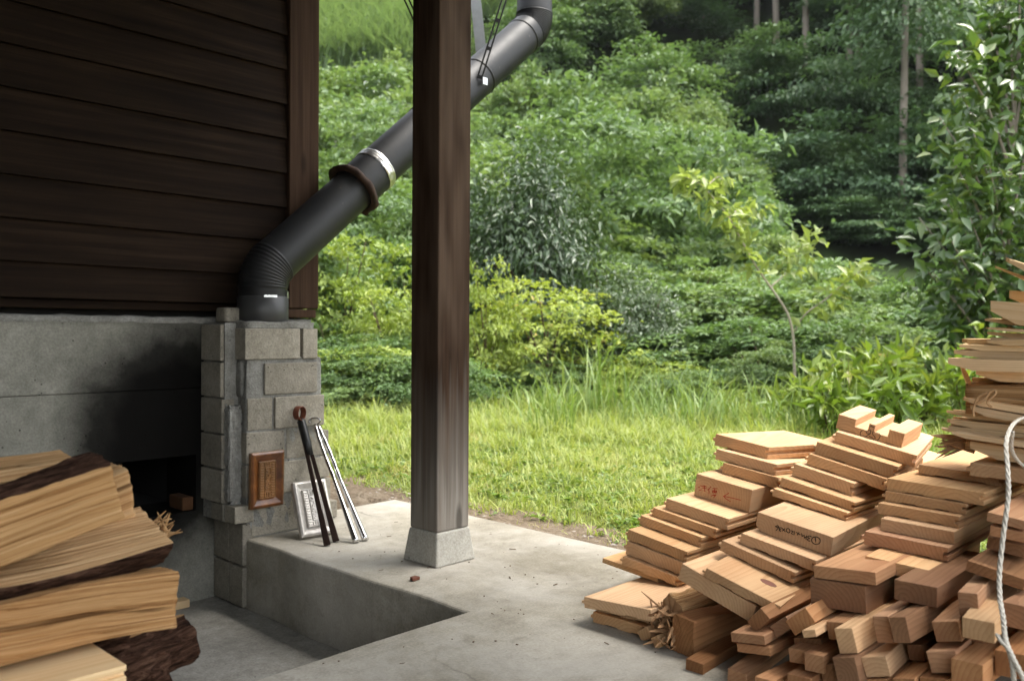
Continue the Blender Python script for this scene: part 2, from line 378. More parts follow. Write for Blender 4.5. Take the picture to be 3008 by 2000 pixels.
def dirt_strip():
    V, Fc = [], []; nx, ny = 16, 120
    for i in range(nx):
        for j in range(ny):
            y = -.8 + 4.6*j/(ny-1); t = i/(nx-1)
            wdt = .34 + .16*mnoise.noise(Vector((y*1.7, 0, 3)))
            x = 2.04 + t*wdt
            z = -.012 - .028*t + .010*mnoise.noise(Vector((x*14, y*14, 0))) + .008*mnoise.noise(Vector((x*45, y*45, 5)))*(1-t)
            if t < .05: z = -.03
            V.append((x, y, z - (.02 if t > .95 else 0)))
    for i in range(nx-1):
        for j in range(ny-1): Fc.append((i*ny+j, (i+1)*ny+j, (i+1)*ny+j+1, i*ny+j+1))
    o = mk('dirt_path', V, Fc, 'dirt', smooth=True); setp(o, 'bare gravelly dirt along the slab edge', kind='structure')
dirt_strip()
V, Fc = [], []; nx, ny = 26, 26
for i in range(nx):
    for j in range(ny):
        x, y = 1.60 + .5*i/(nx-1), 2.552 + .55*j/(ny-1)
        V.append((x, y, -.022 + .012*mnoise.noise(Vector((x*9, y*9, 1))) + .006*mnoise.noise(Vector((x*40, y*40, 1)))))
for i in range(nx-1):
    for j in range(ny-1): Fc.append((i*ny+j, (i+1)*ny+j, (i+1)*ny+j+1, i*ny+j+1))
setp(mk('dirt_patch', V, Fc, 'dirt', smooth=True), 'bare dirt behind the block pillar', kind='structure')

# ------------------------------------------------------------------ house
house = thing('house', 'dark stained clapboard house wall on a sooty concrete foundation', 'house', (.6, 2.7, -.21))
WX0, WX1 = -2.4, 1.60
# foundation: upper lift, lower lift (slightly proud) with the stove mouth
OX0, OX1, OZ0, OZ1 = .93, 1.275, .07, .243
box('foundation_upper', (WX0, 1.69, YW, YW+.2, .4475, .664), 'concrete_wall', house, .004)
pf = YW-.005
V, Fc = join((boxv(WX0, OX0, pf, pf+.2, -.21, .447), BF), (boxv(OX1, 1.69, pf, pf+.2, -.21, .447), BF),
             (boxv(OX0, OX1, pf, pf+.2, OZ1, .447), BF), (boxv(OX0, OX1, pf, pf+.2, -.21, OZ0), BF))
mk('foundation_lower', V, Fc, 'concrete_wall', house)
V, Fc = join((boxv(OX0-.02, OX1+.02, 3.1, 3.14, OZ0-.02, OZ1+.02), BF), (boxv(OX0-.04, OX0, pf+.2, 3.1, OZ0, OZ1), BF), (boxv(OX1, OX1+.04, pf+.2, 3.1, OZ0, OZ1), BF),
             (boxv(OX0, OX1, pf+.2, 3.1, OZ1, OZ1+.04), BF), (boxv(OX0, OX1, pf+.2, 3.1, OZ0-.04, OZ0), BF))
mk('stove_mouth', V, Fc, 'soot_and_gap_shade', house)
# crumbly top edge of the foundation
V = []; Fc = []; n = 160
for i in range(n+1):
    x = WX0 + (1.69-WX0)*i/n
    for k, (yy, zz) in enumerate(((YW-.001, .648), (YW-.004, .664), (YW+.03, .670), (YW+.06, .66))):
        q = mnoise.noise(Vector((x*60, k*3.1, 0)))*.004 + mnoise.noise(Vector((x*17, k, 4)))*.004
        V.append((x, yy + (q if k < 3 else 0) - (.002 if k == 1 else 0), zz + (q if k in (1, 2) else 0)))
for i in range(n):
    for k in range(3): Fc.append((i*4+k, (i+1)*4+k, (i+1)*4+k+1, i*4+k+1))
mk('foundation_cap', V, Fc, 'mortar', house, smooth=True)
box('sill', (WX0, 1.585, YW+.004, YW+.1, .686, .712), 'siding', house, .003)
box('sill_gap', (WX0, 1.585, YW+.05, YW+.1, .664, .686), 'soot_and_gap_shade', house, 0)  # near-black filler, the gap's shade put into its colour
zl = [.7127, .8087] + [.9227 + .1145*i for i in range(13)]
for i in range(len(zl)-1):
    z0, z1 = zl[i], zl[i+1]; dz = .012
    prof = [(YW-.016, z0), (YW-.016+.0135, z1+dz), (YW+.012, z1+dz), (YW+.012, z0)]
    V = [(x, y, z) for x in (WX0, 1.588) for y, z in prof]
    mk('siding_board', V, [(3, 2, 1, 0), (4, 5, 6, 7)] + [(k, (k+1) % 4, 4+(k+1) % 4, 4+k) for k in range(4)], 'siding', house, bevel=.002)
box('corner_post', (1.590, 1.705, YW-.026, YW+.09, .703, 2.4), 'corner_wood', house, .004)
box('corner_trim', (1.583, 1.698, YW-.022, YW+.08, .672, .700), 'corner_wood', house, .003)
box('inner_wall', (WX0, 1.585, YW+.10, YW+.16, .69, 2.4), 'roof_dark', house, 0)
box('side_wall', (1.60, 1.69, YW+.1, 5.4, -.05, 2.4), 'siding', house, 0)
# open lean-to roof that shades the yard, with beam and rafters
box('eave_beam', (1.535, 1.645, -1.3, 2.53, 2.02, 2.18), 'roof_dark', house, .004)
for i in range(7):
    y = -1.2 + i*.6
    V = [(x, yy, z) for x, z in ((-2.3, 2.62), (2.06, 2.161), (2.06, 2.241), (-2.3, 2.70)) for yy in (y, y+.06)]
    mk('rafter', V, [(0, 2, 4, 6), (1, 7, 5, 3), (0, 1, 3, 2), (2, 3, 5, 4), (4, 5, 7, 6), (6, 7, 1, 0)], 'roof_dark', house)
V = [(x, yy, z) for x, z in ((-2.4, 2.72), (2.14, 2.245), (2.14, 2.285), (-2.4, 2.76)) for yy in (-1.35, 5.4)]
mk('roof', V, [(0, 2, 4, 6), (1, 7, 5, 3), (0, 1, 3, 2), (2, 3, 5, 4), (4, 5, 7, 6), (6, 7, 1, 0)], 'roof_dark', house)
box('shed_back_wall', (-2.48, -2.4, -1.35, 5.4, -.3, 2.7), 'roof_dark', house, 0)

# ------------------------------------------------------------------ post
post = thing('wooden_post', 'dark weathered square timber post on a tapered concrete footing', 'post', (1.59, 1.785, 0))
px0, px1, py0, py1 = 1.543, 1.660, 1.736, 1.848
o = box('shaft', (px0, px1, py0, py1, .090, 2.02), 'post_wood', post, .004)
V = [(px0-.014, py0-.014, 0), (px1+.014, py0-.014, 0), (px1+.014, py1+.014, 0), (px0-.014, py1+.014, 0),
     (px0-.002, py0-.002, .0895), (px1+.002, py0-.002, .0895), (px1+.002, py1+.002, .0895), (px0-.002, py1+.002, .0895)]
mk('footing', V, BF, 'pedestal', post, bevel=.005)

# ------------------------------------------------------------------ block chimney foot
ch = thing('chimney_foot', 'stepped concrete block pillar carrying the stove pipe', 'chimney', (1.47, 2.46, -.21))
V, Fc = join((boxv(1.300, 1.600, 2.424, 2.556, .05, .650), BF), (boxv(1.352, 1.600, 2.375, 2.556, -.21, .05), BF))
core = mk('mortar_core', V, Fc, 'mortar', ch)
def rough_slab(name, b, mat, n=12, amp=.004, s=40):
    """box with a rough skin"""
    me = bpy.data.meshes.new(name); bm = bmesh.new()
    bmesh.ops.create_cube(bm, size=1); x0, x1, y0, y1, z0, z1 = b
    bmesh.ops.subdivide_edges(bm, edges=bm.edges[:], cuts=n, use_grid_fill=True)
    for v in bm.verts:
        c = Vector((x0+(v.co.x+.5)*(x1-x0), y0+(v.co.y+.5)*(y1-y0), z0+(v.co.z+.5)*(z1-z0)))
        k = sum(abs(abs(q)-.5) < 1e-4 for q in v.co)
        q = mnoise.noise(c*s)*amp + mnoise.noise(c*s*2.7)*amp*.5 - (k-1)*amp*1.1
        nn = Vector([(1 if q2 > 0 else -1) if abs(abs(q2)-.5) < 1e-4 else 0 for q2 in v.co])
        v.co = c + nn*q
    bm.to_mesh(me); bm.free(); me.materials.append(M[mat])
    me.polygons.foreach_set('use_smooth', [True]*len(me.polygons))
    return link(bpy.data.objects.new(name, me), ch)
def brick(b, mat='block', amp=.0016):
    return box('brick', b, mat, ch, .0028)
T = .061
rows = [(.540, .634, [(1.333, 1.524, 0), (1.534, 1.588, 0)]), (.432, .528, [(1.399, 1.588, 0)]), (.326, .423, [(1.344, 1.428, .004), (1.434, 1.612, -.003)]),
        (.228, .320, [(1.339, 1.470, .002), (1.477, 1.610, .005)]), (.124, .221, [(1.340, 1.400, .004), (1.408, 1.606, .003)]), (.004, .117, [(1.360, 1.602, .006)])]
for z0, z1, bs in rows:
    for x0, x1, dy in bs: brick((x0, x1, YF+dy, YF+T, z0, z1))
rough_slab('mortar_cap', (1.336, 1.584, YF+.002, 2.53, .632, .656), 'mortar', 10, .004, 30)
rough_slab('mortar_patch', (1.337, 1.397, YF+.028, 2.43, .425, .54), 'mortar', 8, .003, 40)
rough_slab('mortar_bed', (1.343, 1.607, YF+.006, 2.43, .008, .545), 'mortar', 16, .003, 60)
rough_slab('mortar_strip', (1.298, 1.341, YF+.030, 2.43, .105, .40), 'mortar', 26, .0065, 85)
brick((1.300, 1.362, YF-.002, 2.425, .052, .103)); brick((1.296, 1.33, 2.428, 2.50, .052, .103))
for i, (z0, z1) in enumerate([(.107, .205), (.211, .312), (.318, .42), (.426, .530), (.536, .645)]):
    brick((1.289, 1.33, 2.422 if i < 3 else 2.43, 2.553, z0, z1))
for z0, z1 in ((-.205, -.085), (-.078, .045)):
    brick((1.331, 1.37, 2.372, 2.452, z0, z1)); brick((1.333, 1.37, 2.46, 2.552, z0, z1))
for z0, z1, x1 in ((.066, .136, 1.692), (.142, .212, 1.688), (.218, .297, 1.684)):
    brick((1.604, x1, 2.44, 2.545, z0, z1))
brick((1.604, 1.712, 2.43, 2.548, .003, .060))
lb = rough_slab('loose_brick', (1.318, 1.378, 2.455, 2.52, .652, .698), 'block', 6, .002, 50)
lb.parent = None; lb.matrix_parent_inverse = Matrix.Identity(4); setp(lb, 'small loose concrete brick lying beside the pipe collar', 'brick')
fb = box('firebrick', (1.238, 1.274, 2.568, 2.66, .0705, .112), 'firebrick', None, .004); setp(fb, 'orange brown firebrick at the corner of the stove mouth', 'brick')
fb2 = box('wood_chip', (1.16, 1.232, 2.505, 2.545, -.2095, -.185), 'wood_kindling', None, .003); setp(fb2, 'short yellow wood chip on the pit floor under the stove mouth', 'wood chip')

# ------------------------------------------------------------------ stove pipe
YP = 2.449
pipe = thing('stove_pipe', 'black stove pipe rising at a slant from the block pillar', 'stove pipe', (1.445, YP, .656))
xb = ony(772, 943, YP)[0]
a, b = ony(809, 765, YP), ony(1543, 102, YP)
dx, dz = b[0]-a[0], b[2]-a[2]; L = math.hypot(dx, dz); dx /= L; dz /= L
phi = math.atan2(dx, dz); RB = .115
ex = xb + RB*(1-math.cos(phi)); ez = a[2] + (ex-a[0])*dz/dx; zs = ez - RB*math.sin(phi)
def arc(x0, z0, n, ph0, ph1, sgn=1):
    return [(x0 + RB*(math.cos(ph0)-math.cos(p))*sgn, YP, z0 + RB*(math.sin(p)-math.sin(ph0))*sgn) for p in [ph0+(ph1-ph0)*i/n for i in range(n+1)]]
def ptube(name, pts, rad, mat, n=40, par=None, cap=False):
    V, Fc = tubev(pts, rad, n, cap); return mk(name, V, Fc, mat, par or pipe, smooth=True)
def at(t): return (ex+dx*t, YP, ez+dz*t)
def tpx(x, y): p = ony(x, y, YP); return (p[0]-ex)*dx + (p[2]-ez)*dz
R = .0745
ptube('collar', [(xb, YP, .652), (xb, YP, .655), (xb, YP, .733), (xb, YP, .735)], [.076, .0785, .0785, .074], 'pipe_collar')
V, Fc = [], []
for a0, a1, h in ((-118, -88, .006), (-52, -36, .022), (-30, -22, .010)):      # torn bits of foil tape
    n0 = len(V); k = 8
    for i in range(k+1):
        an = math.radians(a0+(a1-a0)*i/k); hh = h*(.5+.5*abs(math.sin(i*1.7)))
        for rr, zz in ((.0793, .730), (.0785, .732+hh)): V.append((xb+rr*math.cos(an), YP+rr*math.sin(an), zz))
    Fc += [(n0+2*i, n0+2*i+2, n0+2*i+3, n0+2*i+1) for i in range(k)]
mk('torn_tape', V, Fc, 'foil', pipe)
pts = [(xb, YP, .70), (xb, YP, zs-.004)]; rad = [R, R]
nA = 66; A = arc(xb, zs, nA, 0, phi)
for i, p in enumerate(A): pts.append(p); rad.append(R + .0005 + .0026*(0.5-0.5*math.cos(2*PI*i/6)))
pts.append(at(.006)); rad.append(R+.001)
ptube('lower_elbow', pts, rad, 'pipe_black')
tf = tpx(1040, 548)
ptube('lower_pipe', [at(.0), at(tf-.01)], R-.0005, 'pipe_black')
V, Fc = [], []
k = 48; prf = [(tf-.016, .079), (tf-.018, .0965), (tf-.006, .0985), (tf+.004, .096), (tf+.006, .079), (tf+.0, .076)]
for i, (t, r) in enumerate(prf):
    for j in range(k):
        an = 2*PI*j/k; rr = r + ((.009*mnoise.noise(Vector((math.cos(an)*2.2, math.sin(an)*2.2, i*.5))) + .004*mnoise.noise(Vector((math.cos(an)*9, math.sin(an)*9, i*.5)))) if i in (1, 2, 3) else 0)
        c = Vector(at(t)); V.append(c + Vector((-dz, 0, dx))*math.cos(an)*rr + Vector((0, 1, 0))*math.sin(an)*rr)
for i in range(len(prf)-1):
    for j in range(k): Fc.append((i*k+j, i*k+(j+1) % k, (i+1)*k+(j+1) % k, (i+1)*k+j))
mk('flange', V, Fc, 'rust_black', pipe, smooth=True)
tb = tpx(1092, 486)
ptube('sleeve', [at(tf-.004), at(tb+.01)], [.0775, .0775], 'pipe_black')
pts, rad = [], []
for i in range(9):
    pts.append(at(tb-.017+.034*i/8)); rad.append(.0790 + (.0012 if i not in (0, 8) else 0) + .0009*math.sin(i*2.1))
V, Fc = tubev(pts, rad, 64, False)
V = [Vector(v) + Vector((1, 1, 1))*(.0030*mnoise.noise(Vector(v)*70) + .0014*mnoise.noise(Vector(v)*200)) for v in V]
mk('foil_band', V, Fc, 'foil', pipe, smooth=True)
te = tpx(1556, 85) - .02
ptube('middle_pipe', [at(tb), at(te)], [R, R], 'pipe_black')
for px, py in ((1222, 322), (1403, 222), (1535, 112)):
    t = tpx(px, py); ptube('seam_ring', [at(t-.006), at(t-.003), at(t+.003), at(t+.006)], [R+.0002, R+.0028, R+.0028, R+.0002], 'strap_black')
# upper elbow back to vertical
E2 = Vector(at(te)); pts, rad = [tuple(E2)], [R+.001]
for i in range(1, nA+1):
    p = phi*(1-i/nA); c = (E2.x + RB*(math.cos(p)-math.cos(phi)), YP, E2.z + RB*(math.sin(phi)-math.sin(p)))
    pts.append(c); rad.append(R+.0005+.0026*(0.5-0.5*math.cos(2*PI*i/6)))
ptube('upper_elbow', pts, rad, 'pipe_black')
tx, tz = pts[-1][0], pts[-1][2]
ptube('riser', [(tx, YP, tz-.005), (tx, YP, tz+.014), (tx, YP, tz+.018), (tx, YP, 3.2)], [R, R, R-.001, R-.001], 'pipe_black')
# hangers: clamp round the pipe and two slotted straps up to the eave
hg = thing('pipe_hanger', 'black slotted metal straps clamped round the slanting pipe', 'pipe hanger', at(tpx(1400, 232)))
tc = tpx(1397, 240)
ptube('clamp', [at(tc-.011), at(tc-.011), at(tc+.011), at(tc+.011)], [R, R+.0045, R+.0045, R], 'strap_black', par=hg)
def strap(p, q, w=.011, t=.003):
    p, q = Vector(p), Vector(q); ax = (q-p).normalized(); sd = ax.cross(Vector(FW)).normalized(); dp = ax.cross(sd).normalized()
    L = (q-p).length; parts = []
    def bar(a0, a1, s0, s1):
        V = []
        for d in (-t/2, t/2):
            for aa, ss in ((a0, s0), (a1, s0), (a1, s1), (a0, s1)): V.append(p + ax*aa + sd*ss + dp*d)
        return V, BF
    parts.append(bar(0, L, -w, -w*.45)); parts.append(bar(0, L, w*.45, w))
    k = 0
    while k < L: parts.append(bar(k, k+.014, -w*.45, w*.45)); k += .118
    V, Fc = join(*parts); return mk('strap', V, Fc, 'strap_black', hg)
tc2 = tpx(1312, 292)
ptube('clamp', [at(tc2-.011), at(tc2-.011), at(tc2+.011), at(tc2+.011)], [R, R+.0045, R+.0045, R], 'strap_black', par=hg)
def hang(a, b):      # carried on up to the rafters
    a, b = Vector(a), Vector(b); d = b-a; strap(a, a + d*max(1., (2.30-a.z)/d.z))
hang(ony(1408, 232, YP-.080), ony(1484, -10, YP-.12)); hang(ony(1312, 262, YP+.060), ony(1190, -10, YP+.10))
V = boxv(-.012, .012, -.003, .003, -.012, .014); c = Vector(ony(1424, 240, YP-.088))
mk('bolt_tab', [Vector(v)+c for v in V], BF, 'galvanised', hg)
gb = thing('galvanised_brace', 'pale galvanised angle brace behind the slanting pipe', 'brace', ony(1412, 120, 2.62))
p, q = Vector(ony(1413, 150, 2.62)), Vector(ony(1391, -60, 2.62))
ax = (q-p).normalized(); sd = ax.cross(Vector(FW)).normalized(); dp = Vector(FW)
def flange2(s0, s1, d0, d1):
    V = []
    for d in (d0, d1):
        for aa, ss in ((-.1, s0), ((q-p).length+.5, s0), ((q-p).length+.5, s1), (-.1, s1)): V.append(p + ax*aa + sd*ss + dp*d)
    return V, BF
V, Fc = flange2(-.022, .022, 0, .003); mk('web', V, Fc, 'galvanised', gb)
V, Fc = flange2(.018, .022, .0035, .04); mk('leg', V, Fc, 'galvanised', gb)
V, Fc = flange2(-.022, -.018, .0035, .04); mk('leg', V, Fc, 'galvanised', gb)

# ------------------------------------------------------------------ relief tiles
def tile(name, label, mat, P, ux, uz, Wd, Ht, dep=.017):
    P, ux, uz = Vector(P), Vector(ux).normalized(), Vector(uz).normalized(); uy = ux.cross(uz).normalized()   # outwards
    if uy.dot(Vector(FW)) > 0: uy = -uy
    th = thing(name, label, 'tile', P)
    g = lambda x, z, y: P + ux*x + uz*z + uy*y
    loops = [(0, 0), (0, dep*.75), (.006, dep), (.010, dep), (.026, dep*.45), (.0275, dep*.45)]
    V, Fc = [], []
    for ins, y in loops:
        V += [g(ins, ins, y), g(Wd-ins, ins, y), g(Wd-ins, Ht-ins, y), g(ins, Ht-ins, y)]
    for i in range(len(loops)-1):
        for k in range(4): Fc.append((i*4+k, i*4+(k+1) % 4, (i+1)*4+(k+1) % 4, (i+1)*4+k))
    Fc.append((3, 2, 1, 0)); mk('frame', V, Fc, mat, th, bevel=.0012)
    def bx(x0, x1, z0, z1, y0, y1): return [g(x, z, y) for y in (y0, y1) for x, z in ((x0, z0), (x1, z0), (x1, z1), (x0, z1))], BF
    i0 = .028; V, Fc = bx(i0, Wd-i0, i0, Ht-i0, dep*.3, dep*.72); mk('panel', V, Fc, mat, th, bevel=.001)
    parts = []; y0, y1 = dep*.72, dep*.72+.0035
    def ring(ins, w): 
        a0, a1, b0, b1 = ins, Wd-ins, ins, Ht-ins
        return [bx(a0, a1, b0, b0+w, y0, y1), bx(a0, a1, b1-w, b1, y0, y1), bx(a0, a0+w, b0+w+.0002, b1-w-.0002, y0, y1), bx(a1-w, a1, b0+w+.0002, b1-w-.0002, y0, y1)]
    parts += ring(i0+.0015, .0016)
    nb = 13; z0, z1 = i0+.006, Ht-i0-.006; st = (z1-z0)/nb
    for k in range(nb):
        for a in (i0+.0045, Wd-i0-.0045-.011):
            parts.append(bx(a, a+.011, z0+k*st+st*.15, z0+k*st+st*.62, y0, y1))
    for k in range(3):
        w3 = (Wd-2*i0-.036)/3; a = i0+.018+k*w3
        for zz in (i0+.0045, Ht-i0-.0045-.012): parts += [bx(a, a+w3*.75, zz, zz+.003, y0, y1), bx(a, a+.003, zz+.0032, zz+.012, y0, y1), bx(a+w3*.4, a+w3*.6, zz+.006, zz+.010, y0, y1)]
    parts += ring(i0+.0195, .0014) if Wd-2*i0 > .05 else []
    r2 = random.Random(3); cx0, cx1 = Wd/2-.011, Wd/2+.011
    for k in range(16):
        zz = i0+.026 + (Ht-2*i0-.058)*k/15; a = r2.uniform(cx0, cx1-.006)
        parts.append(bx(a, a+r2.uniform(.004, .010), zz, zz+r2.uniform(.0025, .006), y0, y1))
    V, Fc = join(*parts); o = mk('relief', V, Fc, mat, th, bevel=.0005); o['kind'] = 'stuff'
    return th
yt = YF-.006
TL, TR, BL = [Vector(ony(*p, yt)) for p in ((731, 1331), (829, 1320), (724, 1497))]
BL.x = TL.x - .002
tile('brown_tile', 'brown glazed relief tile fixed to the block pillar', 'tile_brown', BL, Vector((1, 0, .01)), TL-BL, (TR-TL).length, (TL-BL).length)
BL, BR = Vector(onz(881, 1584, .002)), Vector(onz(953, 1571, .002)); BR = BL + (BR-BL).normalized()*.118
TL = Vector(ony(853, 1422, YF-.02))
tile('silver_tile', 'silvery relief tile leaning against the foot of the pillar', 'tile_silver', BL, BR-BL, TL-BL, .118, (TL-BL).length)

# ------------------------------------------------------------------ fire tongs
def flat_bar(pts, wd, tk, side):
    """rectangular bar along points; wd list, tk thickness"""
    V, Fc = [], []; pts = [Vector(p) for p in pts]
    for i, p in enumerate(pts):
        t = (pts[min(i+1, len(pts)-1)]-pts[max(i-1, 0)]).normalized(); s = (side - t*side.dot(t)).normalized(); b = t.cross(s)
        w2, t2 = wd[i]/2, tk[i]/2
        V += [p+s*w2+b*t2, p-s*w2+b*t2, p-s*w2-b*t2, p+s*w2-b*t2]
    for i in range(len(pts)-1):
        for k in range(4): Fc.append((i*4+k, i*4+(k+1) % 4, (i+1)*4+(k+1) % 4, (i+1)*4+k))
    Fc += [(3, 2, 1, 0), tuple(range(len(V)-4, len(V)))]
    return V, Fc
SD = Vector(RT)
top = Vector(ony(884, 1232, YF-.022)); f1 = Vector(onz(962, 1601, .003)); f2 = Vector(onz(988, 1590, .003))
tg = thing('dark_fire_tongs', 'dark iron fire tongs with leather loop leaning on the pillar', 'fire tongs', f1)
for f in (f1, f2):
    off = SD*(.004 if f is f2 else -.005)
    pts = [top+off + (f-top-off)*t for t in (0, .25, .5, .75, .9, 1)]
    V, Fc = flat_bar(pts, [.012, .012, .013, .015, .018, .02], [.008]*4+[.01, .012], SD); mk('arm', V, Fc, 'iron_dark', tg, bevel=.002)
mid = top + ((f1+f2)/2-top)*.30
V, Fc = tubev([top, top+(mid-top)*.06, top+(mid-top)*.6, mid], [.011, .0135, .0135, .012], 14); mk('grip', V, Fc, 'strap_black', tg, smooth=True)
lc = Vector(ony(880, 1213, YF-.026)); V, Fc = [], []
for j in range(28):
    an = 2*PI*j/28
    for r, sd_ in ((.017, -.011), (.017, .011), (.0192, .011), (.0192, -.011)):
        V.append(lc + Vector((0, 0, 1))*math.sin(an)*r*1.15 + (SD*.45+Vector(FW)*.9).normalized()*math.cos(an)*r + (SD*.9-Vector(FW)*.45).normalized()*sd_)
for j in range(28):
    for k in range(4): Fc.append((j*4+k, j*4+(k+1) % 4, ((j+1) % 28)*4+(k+1) % 4, ((j+1) % 28)*4+k))
mk('leather_loop', V, Fc, 'leather', tg, smooth=True, bevel=.0008)
top = Vector(ony(929, 1247, YF-.016)); f1 = Vector(onz(1047, 1592, .003)); f2 = Vector(onz(1074, 1586, .003))
ts = thing('silver_fire_tongs', 'bright steel fire tongs with twisted handles leaning on the pillar', 'fire tongs', f1)
for f, s in ((f1, -1), (f2, 1)):
    pts, wd, tk = [], [], []
    for i in range(41):
        t = i/40; off = SD*s*(.0030*math.sin(min(1, t/.45)*PI)); pts.append(top + SD*s*.004 + off + (f-top-SD*s*.004)*t)
        if t < .48: q = abs(math.sin(t/.48*PI*5)); wd.append(.0085+.003*q); tk.append(.006+.004*q)
        else: wd.append(.009+.016*(t-.48)); tk.append(.006+.003*t)
    V, Fc = tubev(pts, [a_*.62 for a_ in wd], 10); mk('arm', V, Fc, 'steel', ts, smooth=True)
pts = [top + SD*(.013*math.cos(a)) + Vector((0, 0, 1))*(.011*math.sin(a)+.008) for a in np.linspace(-.9*PI, .1*PI, 9)[::-1]]
pts = [top + SD*(-.004+.018*math.cos(a)) + Vector((0, 0, .012+.010*math.sin(a))) for a in np.linspace(-.35*PI, 1.25*PI, 14)]
V, Fc = flat_bar(pts, [.012]*14, [.004]*14, Vector(FW)); mk('bow', V, Fc, 'steel', ts, bevel=.001)

# ================================================================== offcut pile
def tg_prof(w, t, q):
    g = .0075
    return [(0, 0), (-w, 0), (-w, -.34*t), (-w+g, -.34*t), (-w+g, -.64*t), (-w, -.64*t), (-w, -t),
            (-w*.80, -t), (-w*.79, -t+.002), (-w*.62, -t+.002), (-w*.61, -t), (-w*.40, -t), (-w*.39, -t+.002), (-w*.2, -t+.002), (-w*.19, -t),
            (0, -t), (0, -.62*t), (g*.9, -.62*t), (g*.9, -.36*t), (0, -.36*t)]
def plain_prof(w, t, q): return [(0, 0), (-w, 0), (-w, -t), (0, -t)]
def cham_prof(w, t, q): return [(0, 0), (-w, 0), (-w, -t), (-.10*w, -t), (0, -.72*t)]
def notch_prof(w, t, q):
    d = .52*t
    return [(0, 0), (-.275*w, 0), (-.275*w, -d), (-.475*w, -d), (-.475*w, 0), (-.57*w, 0), (-.57*w, -d), (-.775*w, -d), (-.775*w, 0), (-w, 0), (-w, -t), (0, -t)]
PR = {'tg': tg_prof, 'plain': plain_prof, 'cham': cham_prof, 'notch': notch_prof}
def board(name, label, cat, X, Y, Z, w, t, th, L, prof='tg', mat='wood_pale', off=(0, 0), group=None, skew=0):
    """sawn piece: front end at X with top left corner (Y, Z), width w to the right, thickness t, rolled by th; runs back L"""
    p = PR[prof](w, t, 0); n = len(p)
    V = [(skew*y, y, z) for y, z in p] + [(L + skew*y, y+off[0], z+off[1]) for y, z in p]
    Fc = [tuple(range(n)), tuple(range(2*n-1, n-1, -1))] + [(i, n+i, n+(i+1) % n, (i+1) % n) for i in range(n)]
    o = mk(name, V, Fc, mat, None, bevel=.0011)
    c, s = math.cos(th), math.sin(th)
    o.matrix_world = Matrix(((1, 0, 0, X), (0, c, -s, Y), (0, s, c, Z), (0, 0, 0, 1)))
    return setp(o, label, cat, group)
def strokes(o, w, t, TL, TR, BL, lines, width, mat):
    """pen marks on the end face; lines traced in any affine frame given by three corners"""
    TL, TR, BL = [np.array(q, float) for q in (TL, TR, BL)]; A = np.linalg.inv(np.array([TR-TL, BL-TL]).T)
    V, Fc = [], []
    for ln in lines:
        P = [A @ (np.array(q, float)-TL) for q in ln]; P = [Vector((-.0007, -u*w, -v*t)) for u, v in P]
        for i in range(len(P)-1):
            d = (P[i+1]-P[i]); d = d.normalized() if d.length > 0 else Vector((0, 1, 0)); s = Vector((0, -d.z, d.y))*width/2; e = d*width*.3
            n = len(V); V += [P[i]-e+s, P[i]-e-s, P[i+1]+e-s, P[i+1]+e+s]; V += [v+Vector((.0004, 0, 0)) for v in V[n:n+4]]
            Fc += [tuple(n+k for k in f) for f in BF]
    me = bpy.data.meshes.new('lettering'); me.from_pydata([tuple(v) for v in V], [], Fc); me.materials.append(M[mat])
    c = bpy.data.objects.new('lettering', me); COL.objects.link(c); c.parent = o
    return c
ORD = ['lowest', 'second', 'third', 'fourth', 'fifth', 'sixth', 'seventh', 'eighth', 'ninth', 'tenth', 'eleventh', 'twelfth', 'thirteenth', 'fourteenth']
S1 = [('b1',1.4876,1.1642,0.0232,0.1650,0.0233,0.0000),
('b1b',1.4938,1.1609,0.0352,0.1650,0.0120,-0.0300),
('b2',1.4659,1.1723,0.0582,0.1735,0.0237,-0.0600),
('b3',1.6550,1.2674,0.0898,0.1588,0.0120,0.1000),
('b4',1.6459,1.2014,0.1077,0.1529,0.0216,0.1300),
('b5',1.6588,1.1990,0.1409,0.1661,0.0317,0.1400),
('b6',1.6629,1.1986,0.1682,0.1632,0.0253,0.1500),
('b8',1.7170,1.2022,0.1925,0.1708,0.0235,0.1500),
('b9',1.7401,1.1827,0.2108,0.1740,0.0210,0.1450),
('b10',1.7571,1.1554,0.2341,0.1679,0.0270,0.1450),
('k1',1.8469,1.1285,0.2859,0.1499,0.0551,0.1400),
('b11',1.9150,1.0955,0.3090,0.1526,0.0276,0.1350),
('b12',1.9267,1.1214,0.3392,0.1632,0.0266,0.1300),
('b13',1.9546,1.1396,0.3733,0.1468,0.0299,0.1400)]
S2 = [('c0',1.5000,0.9482,0.1662,0.1700,0.0353,0.3000),
('c1',1.4970,0.8911,0.1687,0.1608,0.0195,0.2600),
('c2',1.6078,0.9212,0.1990,0.1659,0.0230,0.2200),
('c3',1.6317,0.8897,0.2155,0.1636,0.0231,0.1700),
('k2',1.6792,0.8779,0.2537,0.1651,0.0397,0.1600),
('c4',1.8194,0.9140,0.2813,0.1720,0.0180,0.1800),
('c5',1.8422,0.9059,0.3043,0.1721,0.0207,0.2000),
('c6',1.8808,0.8942,0.3324,0.1415,0.0292,0.2050),
('c7',1.9052,0.8709,0.3553,0.1785,0.0265,0.2100),
('c8',1.9194,0.8581,0.3823,0.1839,0.0291,0.2050),
('c9',1.9620,0.8319,0.4041,0.1824,0.0267,0.2050),
('notch',1.9890,0.8373,0.4419,0.1521,0.0335,0.2200)]
